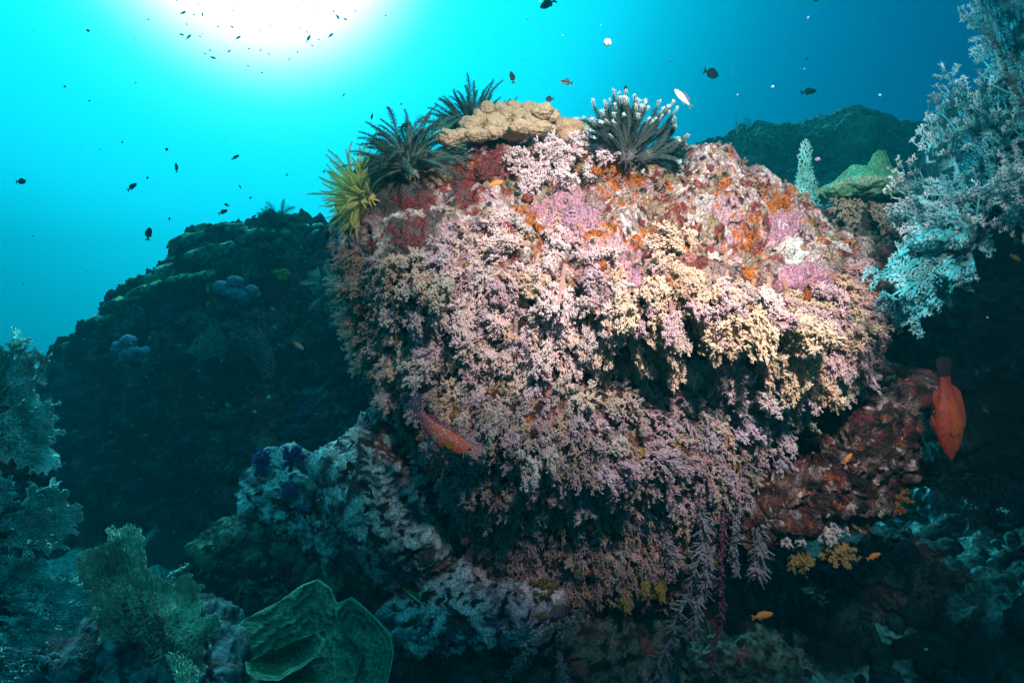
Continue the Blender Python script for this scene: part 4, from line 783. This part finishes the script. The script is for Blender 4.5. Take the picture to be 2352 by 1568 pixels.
# mushroom-like green plate on the right
mp = empty('plate_coral', P(1990, 430, 1.95), 'green peaked plate coral like a mushroom cap between the boulder and the sea fan', 'plate coral')
def cap(o, cx, cy, Y, rx, rz, hpk, seed, colr):
    TH, PH, T = sphere_grid(160, 60); u_ = K * Y / 1176; x = np.sin(PH) * np.cos(TH); y = np.sin(PH) * np.sin(TH); z = np.cos(PH)
    rad = 1 + .10 * np.sin(3 * TH + seed) + .06 * np.sin(7 * TH + 2 * seed); X = x * rad * rx * u_; Yd = y * rad * rx * .7 * u_; up = z > 0
    h = np.where(up, np.sqrt(np.clip(z, 0, 1)) * .2, -np.abs(z) ** .5 * .5) * rz * u_
    h = h + up * hpk * u_ * (np.exp(-(((x - .28) / .24) ** 2 + (y / .6) ** 2)) + .55 * np.exp(-(((x + .25) / .26) ** 2 + (y / .6) ** 2)))
    V = np.stack([X, Yd, h], 1); V = V + (.008 * fbm(V * 16 + seed, 3) + .004 * (1 - 2 * worley(V * 60)))[:, None] * np.array([1, 1, 1.5]); c = lerp(np.asarray(colr) * .85, np.asarray(colr) * 1.25, ss(-.4, .4, fbm(V * 22, 4))); c = lerp(c, (.50, .62, .50), ss(.25, 0, np.abs(z)) * .6)
    V[:, 2] -= .0; obj('plate', make_mesh('plate', V + P(cx, cy, Y) - np.array(o.location), T, c, True, M_PLATE), o)
cap(mp, 1988, 432, 1.95, 108, 40, 78, 1, (.15, .40, .22))
A = Acc(); v, t_, c_ = lumpy(P(1985, 490, 2.05) - np.array(mp.location), (.10, .08, .10), 5, (.06, .07, .06), 40, 30); A.add(v, t_, c_); obj('stalk', A.mesh('stalk', M_ROCK), mp)
rock('rock', [(1860, 500), (1900, 470), (1980, 480), (2060, 500), (2110, 600), (2090, 720), (2000, 760), (1900, 650)], 2.15, .15, .3, 'dark rock pillar carrying the green plate coral behind the boulder', 'rock', c_pale((.03, .05, .05), (.14, .2, .19), .1), .8, 240, 90, 1.6)
# shelves on the edge of the left wall
g = 'plate corals along the upper edge of the dark rock wall'; SH = (.14, .28, .22)
for k, (x, y, rx, hz, l) in enumerate([(520, 538, 70, 20, 'flat plate coral on the dark wall, long shelf left of the feather star'), (455, 562, 60, 26, 'overhanging plate coral jutting out highest on the wall\'s left slope'), (600, 548, 60, 18, 'plate coral shelf just below the dim feather star'), (700, 534, 56, 16, 'plate coral shelf on the wall top right of the dim feather star'),
                                  (760, 550, 44, 14, 'plate coral shelf nearest the yellow feather star'), (485, 590, 54, 24, 'rough round plate coral under the overhanging one'), (425, 615, 26, 26, 'domed coral knob below the overhanging plate'), (380, 632, 28, 22, 'upper domed coral knob of the bumpy slope'), (350, 650, 26, 20, 'middle domed coral knob of the bumpy slope'),
                                  (310, 668, 30, 22, 'lower domed coral knob of the bumpy slope'), (440, 652, 60, 16, 'green rimmed plate coral, right end of the long green ledge'), (370, 672, 62, 16, 'green rimmed plate coral, middle of the long green ledge'), (300, 700, 56, 16, 'green rimmed plate coral, left end of the long green ledge'), (240, 745, 44, 16, 'plate coral with pale curved rim on the lower slope'),
                                  (175, 800, 40, 20, 'lowest big plate coral at the wall\'s left foot'), (150, 835, 26, 12, 'dark plate coral just below the lowest big one'), (395, 610, 18, 16, 'tiny domed coral between the knobs')]):
    i = np.argmin((LWX - x) ** 2 + (LWY - y) ** 2 + (1 - LWF) * 1e9); p = LWV[i]; Yq = max(p[1] - .05, 3.0); o = empty('plate_coral', P(x, y - 7, Yq), l, 'plate coral', g)
    TH, PH, T = sphere_grid(70, 30); u_ = K * Yq / 1176; xx, yy, zz = np.sin(PH) * np.cos(TH), np.sin(PH) * np.sin(TH), np.cos(PH); rad = 1 + .12 * np.sin(3 * TH + k) + .08 * np.sin(5 * TH + 2 * k)
    V = np.stack([xx * rad * rx * u_, yy * rad * rx * .8 * u_, np.where(zz > 0, zz ** .7 * .7, -np.abs(zz) * 1.0) * hz * u_], 1); V = V + .03 * fbm(V * 9 + k * 3.3, 4)[:, None] + .012 * (1 - 2 * worley(V * 22 + k))[:, None]
    V[:, 2] += -.25 * V[:, 1] * 0 + .18 * V[:, 0] * (x < 500); c = lerp(np.array(SH) * .7, np.array(SH) * 1.5, ss(-.3, .5, fbm(V * 12, 3))); c = lerp(c, (.30, .70, .28) if 'green' in l else (.38, .60, .50), ss(.2, .6, zz) * .8)  # tops coloured brighter and greener: rim light painted onto the shelves
    obj('plate', make_mesh('plate', V, T, c, True, M_FAR), o)
for (x, y, r_, c_, l) in [(545, 670, 40, (.28, .34, .52), 'bluish white coral patch streaking the dark wall near its top'), (300, 800, 36, (.40, .36, .55), 'lilac white coral patch on the dark wall\'s left part'), (555, 785, 14, (.2, .25, .08), 'yellow green tuft on the dark wall'), (648, 630, 16, (.3, .36, .1), 'yellowish tuft high on the dark wall')]:
    rsponge(x, y, 3.1, r_, c_, l, None, 10)
rsponge(470, 1290, 1.9, 40, (.08, .13, .25), 'dim blue sponge cluster in the shade right of the brown sea fan', None, 10)
rsponge(165, 1512, .93, 12, (.5, .58, .62), 'small pale sponge knob on the dark corner rock', None, 5)

# ------------------------------------------------------------------ fish
PROF = dict(oval=[(0, 0), (.03, .22), (.10, .52), (.25, .86), (.42, 1), (.6, .92), (.76, .62), (.88, .30), (1, .22)], slim=[(0, 0), (.03, .30), (.12, .66), (.3, .95), (.45, 1), (.65, .88), (.82, .60), (.93, .42), (1, .36)],
            grouper=[(0, 0), (.02, .16), (.08, .42), (.18, .72), (.32, .97), (.45, 1), (.6, .90), (.74, .66), (.86, .48), (.94, .42), (1, .44)])
def slab(poly, t, bend=0.0):
    p = np.asarray(poly, float); n_ = len(p); c = p.mean(0); V = []
    for s in (-1, 1): V += [(x, s * t, z) for x, z in p] + [(c[0], s * t * 1.6, c[1])]
    T = []
    for k in range(n_):
        k2 = (k + 1) % n_; T += [(k, k2, n_), (n_ + 1 + k2, n_ + 1 + k, 2 * n_ + 1), (k, n_ + 1 + k, k2), (k2, n_ + 1 + k, n_ + 1 + k2)]
    return np.array(V), np.array(T)
def fish_meshes(L=1.0, h=.36, wd=.16, prof='oval', body=(.03, .05, .06), belly=None, fin=None, tail='fork', bend=0.0, res=(30, 16), detail=False, tailc=None, dors=1.0, colf=None, tailw=1.0, pect=1.0, pcol=None):
    """unit fish, nose at +X; returns body mesh arrays and fin arrays"""
    belly = body if belly is None else belly; fin = body if fin is None else fin; tailc = fin if tailc is None else tailc
    t, k = res; s = np.linspace(0, 1, t); pr = np.array(PROF[prof]); f = np.interp(s, pr[:, 0], pr[:, 1]); f = np.maximum(f, .02); th = np.linspace(0, 2 * np.pi, k, endpoint=False)
    X = (0.5 - s * .82) * L; Z = f[:, None] * np.sin(th)[None] * h * L / 2; Yv = np.minimum(f, 1.0)[:, None] ** 1.2 * np.cos(th)[None] * wd * L / 2
    V = np.stack([np.repeat(X[:, None], k, 1), Yv, Z], -1).reshape(-1, 3); T = grid_tris(k, t)
    c = lerp(body, belly, ss(.0, -.7, np.tile(np.sin(th), t)))
    if colf is not None: c = colf(np.repeat(s, k), np.tile(np.sin(th), t), c)
    x1 = (0.5 - .80) * L; tz = h * L * .5 * tailw; e = -.5 * L
    tp = dict(fork=[(x1, .10 * h * L), (e, tz * .95), (e + .03 * L, tz * .35), (e + .09 * L, 0), (e + .03 * L, -tz * .35), (e, -tz * .95), (x1, -.10 * h * L)], fan=[(x1, .16 * h * L), (e + .05 * L, tz * .72), (e, tz * .6), (e - .01 * L, 0), (e, -tz * .6), (e + .05 * L, -tz * .72), (x1, -.16 * h * L)])[tail]
    parts = [('tail_fin', *slab(tp, .006 * L), tailc)]
    sx = lambda q: (0.5 - q * .82) * L; zt = lambda q: np.interp(q, pr[:, 0], pr[:, 1]) * h * L / 2
    q = np.linspace(.30, .86, 12); hgt = np.interp(q, [.30, .36, .5, .66, .78, .86], [.0, .10, .12, .13, .16, .02]) * L * dors * .75
    parts.append(('dorsal_fin', *slab([(sx(a), zt(a) * .92) for a in q] + [(sx(a) - .03 * L, zt(a) * .95 + b_) for a, b_ in zip(q[::-1], hgt[::-1])], .005 * L), fin))
    q = np.linspace(.60, .84, 6); hgt = np.array([0, .06, .10, .12, .11, .02]) * L * dors * .8
    parts.append(('anal_fin', *slab([(sx(a), -zt(a) * .92) for a in q] + [(sx(a) - .03 * L, -zt(a) * .95 - b_) for a, b_ in zip(q[::-1], hgt[::-1])], .005 * L), fin))
    if detail:
        for sgn in (-1, 1):
            a, b_ = slab([(sx(.30), -.05 * L), (sx(.36), .05 * L), (sx(.50), .065 * L), (sx(.56), .0), (sx(.50), -.07 * L), (sx(.38), -.09 * L)], .005 * L); a[:, 0] = sx(.30) + (a[:, 0] - sx(.30)) * pect; a[:, 2] *= pect; a[:, 1] += sgn * (wd * L * .5 + .012 * L) + sgn * (sx(.30) - a[:, 0]) * .25; parts.append(('pectoral_fin', a, b_, pcol or fin))
            v, t_, _ = sphere_grid(12, 8)[0], sphere_grid(12, 8)[2], 0; TH, PH, TT = sphere_grid(12, 8); D = np.stack([np.sin(PH) * np.cos(TH), np.sin(PH) * np.sin(TH), np.cos(PH)], 1) * .018 * L; yy = np.interp(.11, s, np.minimum(f, 1) ** 1.2) * wd * L / 2 * .86
            parts.append(('eye', D + np.array([sx(.11), sgn * yy, zt(.11) * .40]), TT, (.02, .02, .02)))
        a, b_ = slab([(sx(.34), -zt(.34) * .9), (sx(.44), -zt(.44) * .95), (sx(.56), -zt(.5) - .03 * L), (sx(.5), -zt(.5) - .045 * L)], .006 * L); parts.append(('pelvic_fin', a, b_, fin))
    def bz(v): 
        v = np.array(v); v[:, 2] += bend * (v[:, 0] ** 2) / L; return v
    return (bz(V), T, c), [(n_, bz(a), b_, c_) for n_, a, b_, c_ in parts]
def place_fish(head, tpos, Y, label, group=None, cat='fish', up=(0, -1), single=False, mt=None, name='fish', roll=0.0, Ytail=None, cache={}, **kw):
    a = P(*head, Y); b = P(*tpos, Y if Ytail is None else Ytail); L = np.linalg.norm(a - b); x = unit(a - b); u_ = np.array([up[0], 0, -up[1]], float); u_ = unit(u_ - x * (u_ @ x)); y = np.cross(u_, x)
    M = Matrix((tuple(x), tuple(y), tuple(u_))).transposed().to_4x4(); M = Matrix.Translation(Vector(tuple((a + b) / 2))) @ M @ Matrix.Rotation(roll, 4, 'X') @ Matrix.Scale(L, 4)
    key = repr(sorted(kw.items(), key=str)) + str(single) + name
    if key not in cache:
        (v, t_, c_), parts = fish_meshes(**kw)
        if single:
            A = Acc(); A.add(v, t_, c_); [A.add(p_[1], p_[2], p_[3]) for p_ in parts]; cache[key] = [('body', A.mesh(name, mt or M_FISH))]
        else: cache[key] = [('body', make_mesh('body', v, t_, c_, True, mt or M_FISH))] + [(p_[0], make_mesh(p_[0], p_[1], p_[2], np.broadcast_to(np.array(p_[3]), p_[1].shape), False, M_FISH if p_[0] in ('eye',) or mt is None or name != 'grouper' or p_[3][0] > .4 else mt)) for p_ in parts]
    ms = cache[key]
    if single: o = obj(name, ms[0][1]); tag(o, label, cat, group)
    else:
        o = empty(name, (0, 0, 0), label, cat, group)
        for n_, me in ms: obj(n_, me, o)
    o.matrix_basis = M; return o
# spotted coral grouper resting against the boulder's lower left, red grouper on the right
def c_sp(s, z, c): c = lerp((.60, .10, .06), (.34, .06, .09), ss(.6, .98, s)); return lerp(c, (.30, .20, .14), (np.abs(((s * 4.2) % 1) - .5) < .13) * (z < .2) * .6)
place_fish((1078, 1058), (932, 930), 1.17, 'dark red grouper with pale blue spots, curved against the boulder\'s lower left', cat='fish', up=(.7, -.7), name='grouper', mt=M_SPOT, h=.25, wd=.17, prof='grouper', body=(.40, .06, .05), fin=(.20, .05, .07), tailc=(.09, .05, .13), tail='fan', bend=.5, res=(60, 28), detail=True, dors=.45, pect=.62, pcol=(.48, .17, .02), colf=c_sp, tailw=1.1)
def c_or(s, z, c):
    m = fbm(np.c_[s * 14, z * 3, z * 0], 3); q = lerp(lerp((.42, .075, .018), (.32, .045, .025), ss(.2, -.6, z)), (.20, .022, .02), ss(.55, .95, s)); return lerp(q, (.10, .02, .02), ss(.1, .6, m) * .6)
place_fish((2186, 1056), (2166, 822), 1.30, 'orange red grouper hanging head down at the right', cat='fish', up=(1, .1), name='grouper', h=.26, wd=.17, prof='grouper', body=(.50, .07, .03), fin=(.26, .04, .025), tailc=(.012, .008, .012), tail='fan', res=(60, 28), detail=True, dors=.55, pect=.7, pcol=(.40, .10, .014), colf=c_or, tailw=.85)
OB = (.72, .26, .05)
g = 'small orange fish near the rocks'
for h_, t_, Y, l in [((1957, 1040), (1938, 1066), 1.40, 'little orange fish hovering over the ledge rock'), ((2023, 1270), (1990, 1284), 1.45, 'little orange fish below the golden brown soft coral'), ((1776, 1408), (1726, 1418), 1.45, 'little orange fish swimming right near the bottom edge'), ((1281, 1452), (1284, 1424), 1.35, 'little orange fish pointing down below the boulder\'s foot'),
                     ((1156, 416), (1122, 426), 1.22, 'tiny red orange fish in front of the maroon crust on the boulder top'), ((698, 802), (672, 783), 2.2, 'pale pink orange fish in front of the dark wall'), ((609, 1384), (611, 1372), 1.30, 'tiny orange fish over the olive rock'), ((2345, 600), (2320, 584), 1.5, 'orange fish half hidden at the right edge behind the sea fan')]:
    place_fish(h_, t_, Y, l, g, single=False, h=.30, wd=.14, prof='slim', body=OB if 'pink' not in l else (.75, .45, .30), tail='fork', fin=(.65, .22, .06), dors=.7)
g = 'tiny yellow fish in front of the dark wall'
for h_, t_, l in [((600, 672), (588, 683), 'tiny yellow fish high on the dark wall, nearest the boulder'), ((632, 714), (620, 705), 'tiny yellow fish on the dark wall just above the pink one'), ((477, 672), (476, 655), 'upper of two tiny yellow fish stacked on the dark wall'), ((475, 704), (479, 690), 'lower of two tiny yellow fish stacked on the dark wall'), ((600, 760), (594, 754), 'dimmest tiny yellow fish beside the oval fan')]:
    place_fish(h_, t_, 2.6, l, g, single=True, h=.34, wd=.15, body=(.50, .40, .10))
place_fish((972, 1388), (925, 1350), 1.28, 'slender black and pale green striped fish in the gap above the lilac rock', up=(.7, -.7), name='fish', h=.20, wd=.11, prof='slim', tail='fan', body=(.02, .03, .04), fin=(.10, .14, .05), colf=lambda s, z, c: lerp(c, (.62, .75, .45), (np.abs(z - .1) < .33).astype(float) * .95))
place_fish((1550, 205), (1590, 248), 1.30, 'white and pale blue slender fish above the boulder', up=(.7, -.7), h=.27, wd=.14, prof='slim', tail='fork', body=(.10, .16, .22), fin=(.05, .1, .15), colf=lambda s, z, c: lerp(lerp((.80, .74, .78), (.35, .60, .72), ss(.45, .9, s)), (.05, .08, .10), ss(.55, .8, z)))
place_fish((1287, 186), (1316, 192), 1.55, 'small dark fish with faint pale stripes, near the feather stars', h=.42, wd=.2, prof='oval', body=(.04, .05, .07), colf=lambda s, z, c: lerp(c, (.45, .40, .48), ((np.abs(((z * 2.2) % 1) - .5) < .16) & (s < .75)).astype(float)))
g = 'dark fish in open water'; DKB = (.02, .045, .06)
for h_, t_, Y, hh, l, kw in [((1650, 175), (1615, 162), 2.3, .62, 'deep-bodied dark fish with a short tail, high right of the boulder', {}), ((1876, 208), (1838, 214), 2.6, .34, 'long dark fish swimming right above the far mound', {}), ((1173, 164), (1180, 193), 1.7, .36, 'dark fork-tailed fish pointing up between the feather stars', {'up': (1, 0)}),
                             ((1253, 228), (1273, 227), 1.6, .66, 'stubby black fish just above the cream coral', {}), ((1437, 196), (1437, 213), 1.7, .52, 'small black fish above the white-tipped feather star', {'up': (1, 0)}), ((1240, 18), (1278, 0), 2.2, .42, 'dark blue fish cut by the top edge of the frame', {}), ((984, 348), (988, 370), 1.42, .40, 'black fish among the arms of the grey feather star', {'up': (1, 0)}),
                             ((60, 416), (36, 418), 2.6, .55, 'dark oval fish alone at the left edge', {}), ((314, 421), (292, 438), 2.8, .36, 'dark fish angled up over the left wall', {}), ((344, 522), (339, 553), 2.5, .48, 'big dark fish pointing up, left of the dark wall\'s crest', {'up': (-1, 0)}), ((523, 482), (501, 492), 2.9, .36, 'dark fish above the wall crest, larger of a close pair', {}),
                             ((515, 468), (527, 474), 2.9, .42, 'dark fish above the wall crest, smaller of a close pair', {}), ((389, 499), (389, 507), 2.9, .6, 'tiny black fish left of the wall crest', {'up': (1, 0)}), ((579, 453), (572, 456), 2.9, .55, 'tiny dark fish nearest above the dim feather star', {}), ((718, 510), (710, 523), 3.0, .34, 'dark fish by the wall top next to the yellow feather star', {}),
                             ((116, 800), (117, 818), 2.4, .62, 'dark fish between the left sea fan and the wall', {'up': (1, 0)}), ((1300, 276), (1310, 278), 1.70, .6, 'black fish peeping up behind the cream coral', {})]:
    place_fish(h_, t_, Y, l, g, single=False, h=hh, wd=.16, body=DKB, tail='fork', dors=.8, **kw)
g = 'faint fish in the blue water'
for h_, t_, l in [((404, 374), (406, 397), 'faint slim fish hanging upright in the blue at the left'), ((550, 356), (531, 367), 'faint slim fish slanting up in the blue, left of the feather stars'), ((549, 425), (554, 434), 'faint tiny fish above the close dark pair'), ((589, 494), (577, 501), 'faint tiny fish just over the wall crest'), ((853, 275), (856, 260), 'faint speck of a fish left of the grey feather star'),
                  ((1856, 133), (1848, 138), 'faint tiny fish under the clear water at upper right'), ((1880, 2), (1866, 4), 'faint fish at the top edge, upper right'), ((1548, 295), (1543, 288), 'faint tiny fish right of the white-tipped feather star'), ((788, 222), (792, 214), 'faint tiny fish under the sun glow'), ((1845, 300), (1852, 302), 'faint tiny fish over the far mound')]:
    place_fish(h_, t_, 4.2, l, g, single=True, h=.30, wd=.14, prof='slim', body=(.03, .12, .15), dors=.6)
SCH = [(1195, 85, -20), (1268, 97, -25), (1322, 92, 80), (1523, 70, -10), (1290, 27, -5), (1540, 27, 10), (1585, 22, -5), (968, 127, 20), (1220, 160, 80), (1425, 175, -15), (1515, 178, 5), (1765, 173, -60), (1700, 200, -15), (1185, 227, 15), (1232, 243, -45), (1305, 238, 30), (1555, 248, -30), (1957, 181, 30),
       (2015, 253, -60), (2160, 233, -40), (2080, 258, 10), (2005, 210, 40), (2205, 110, 55), (2253, 126, 15), (2320, 73, 5), (2040, 300, 10), (1943, 340, 70), (1890, 390, -50), (1755, 355, 10), (1703, 330, -60), (1625, 320, 5), (1495, 337, -35), (1370, 330, 20), (1340, 352, 20), (1390, 378, 15), (1620, 432, 10), (2050, 55, 60), (1940, 50, 35)]
BIG = {(1195, 85): 46, (1322, 92): 34, (1185, 227): 36, (1232, 243): 46, (1555, 248): 44, (2015, 253): 54, (2160, 233): 46, (2205, 110): 44, (2253, 126): 34, (1390, 378): 44, (1515, 178): 32, (1495, 337): 32}
for x, y, a in SCH:
    l_ = BIG.get((x, y), 22) * .3516; x *= .3516; y *= .3516; a = R(a)
    where = 'left part' if x < 480 else ('middle' if x < 600 else ('right of the middle' if x < 700 else 'right end'))
    row = 'top row' if y < 40 else ('second row' if y < 75 else ('third row' if y < 100 else 'lowest row'))
    place_fish((x + l_ / 2 * math.cos(a), y + l_ / 2 * math.sin(a)), (x - l_ / 2 * math.cos(a), y - l_ / 2 * math.sin(a)), 4.3, '%s fish tinted cyan in sun glow, %s, %s' % ('larger' if (l_ > 11) else 'tiny', row, where), 'school of fish against the sun glow', single=True, h=.32, wd=.15, prof='slim', body=(.30, .90, .95), dors=.5)  # pale cyan body colour stands for glow scattered by the water

# ------------------------------------------------------------------ drifting particles
for x, y, Y, r_, c_, l in [(1395, 98, .8, 9, (.85, .9, .9), 'large white drifting particle above the boulder'), (1775, 199, 1.0, 4, (.2, .4, .45), 'white drifting speck left of the long dark fish'), (1856, 41, 1.0, 4, (.06, .25, .32), 'pale drifting speck near the top edge at right'), (2021, 219, 1.0, 4, (.12, .3, .36), 'pale drifting speck near the right sea fans'),
                           (1878, 366, 1.0, 6, (.2, .2, .24), 'pinkish drifting speck beside the upright sea fan'), (617, 912, 1.3, 5, (.5, .6, .6), 'pale drifting speck in front of the dark wall, upper one'), (637, 1030, 1.3, 4, (.5, .6, .6), 'pale drifting speck in front of the dark wall, lower one'), (2127, 1490, 1.2, 4, (.5, .6, .6), 'small drifting speck low at the right'), (585, 945, 1.3, 4, (.45, .55, .55), 'faint drifting speck left of the two in front of the wall')]:
    v, t_, c2 = lumpy((0, 0, 0), np.array([1, .8, .85]) * r_ * K * Y / 1176, x, c_, 16, 10); o = obj('particle', make_mesh('particle', v, t_, c2, True, M_SPONGE)); o.location = tuple(P(x, y, Y)); tag(o, l, 'particle', 'drifting particles')

n_ = 420; Yk = rng.uniform(.5, 3.2, n_); ce = P(rng.uniform(-60, 2400, n_), rng.uniform(-40, 1600, n_), Yk); A = Acc(); TH, PH, T_ = sphere_grid(7, 5); D_ = np.stack([np.sin(PH) * np.cos(TH), np.sin(PH) * np.sin(TH), np.cos(PH)], 1)
for k in range(n_): A.add(D_ * (1 + .4 * rng.normal(size=(len(D_), 1)) * .5) * rng.uniform(.5, 1.5) ** 1.5 * .0009 + ce[k], T_, np.array([.16, .3, .32]) * rng.uniform(.4, 1.6))
tag(obj('suspended_specks', A.mesh('suspended_specks', M_SPONGE)), 'fine pale specks drifting through the water', 'plankton', kind='stuff')

# ------------------------------------------------------------------ the water itself
hv = np.array([[x, y, z] for z in (-9.5, 2.75) for (x, y) in ((-14.5, -12.2), (14.5, -12.2), (14.5, 16.6), (-14.5, 16.6))], float)
hf = np.array([[0, 3, 2, 1], [4, 5, 6, 7], [0, 1, 5, 4], [1, 2, 6, 5], [2, 3, 7, 6], [3, 0, 4, 7]])
hm_ = bpy.data.materials.new('water_haze'); hm_.use_nodes = True; t = hm_.node_tree; t.nodes.clear()
pv = t.nodes.new('ShaderNodeVolumePrincipled'); pv.inputs['Color'].default_value = (0.003, 0.36, 0.44, 1); pv.inputs['Density'].default_value = 0.038; pv.inputs['Anisotropy'].default_value = 0.1
oo = t.nodes.new('ShaderNodeOutputMaterial'); t.links.new(pv.outputs[0], oo.inputs['Volume'])
hz = obj('haze', make_mesh('haze', hv, hf, None, False, hm_)); tag(hz, 'blue green sea water round the reef', 'water', kind='stuff')

# ------------------------------------------------------------------ look-alikes get told apart by their order from the left
from collections import defaultdict
_by = defaultdict(list)
bpy.context.view_layer.update()
for o in SC.objects:
    if o.parent is None and o.get('label') and not o.get('kind'): _by[o['label']].append(o)
_ord = ['first', 'second', 'third', 'fourth', 'fifth', 'sixth', 'seventh', 'eighth', 'ninth', 'tenth', 'eleventh', 'twelfth']
for l_, os_ in _by.items():
    if len(os_) < 2 or len(os_) > 12: continue
    os_.sort(key=lambda o: o.matrix_world.translation.x / max(o.matrix_world.translation.y, .1))
    for k_, o in enumerate(os_):
        o['label'] = l_ + (', ' + ('left' if k_ == 0 else 'right') + ' one of two' if len(os_) == 2 else ', leftmost' if k_ == 0 else ', rightmost' if k_ == len(os_) - 1 else ', ' + _ord[k_] + ' from left')
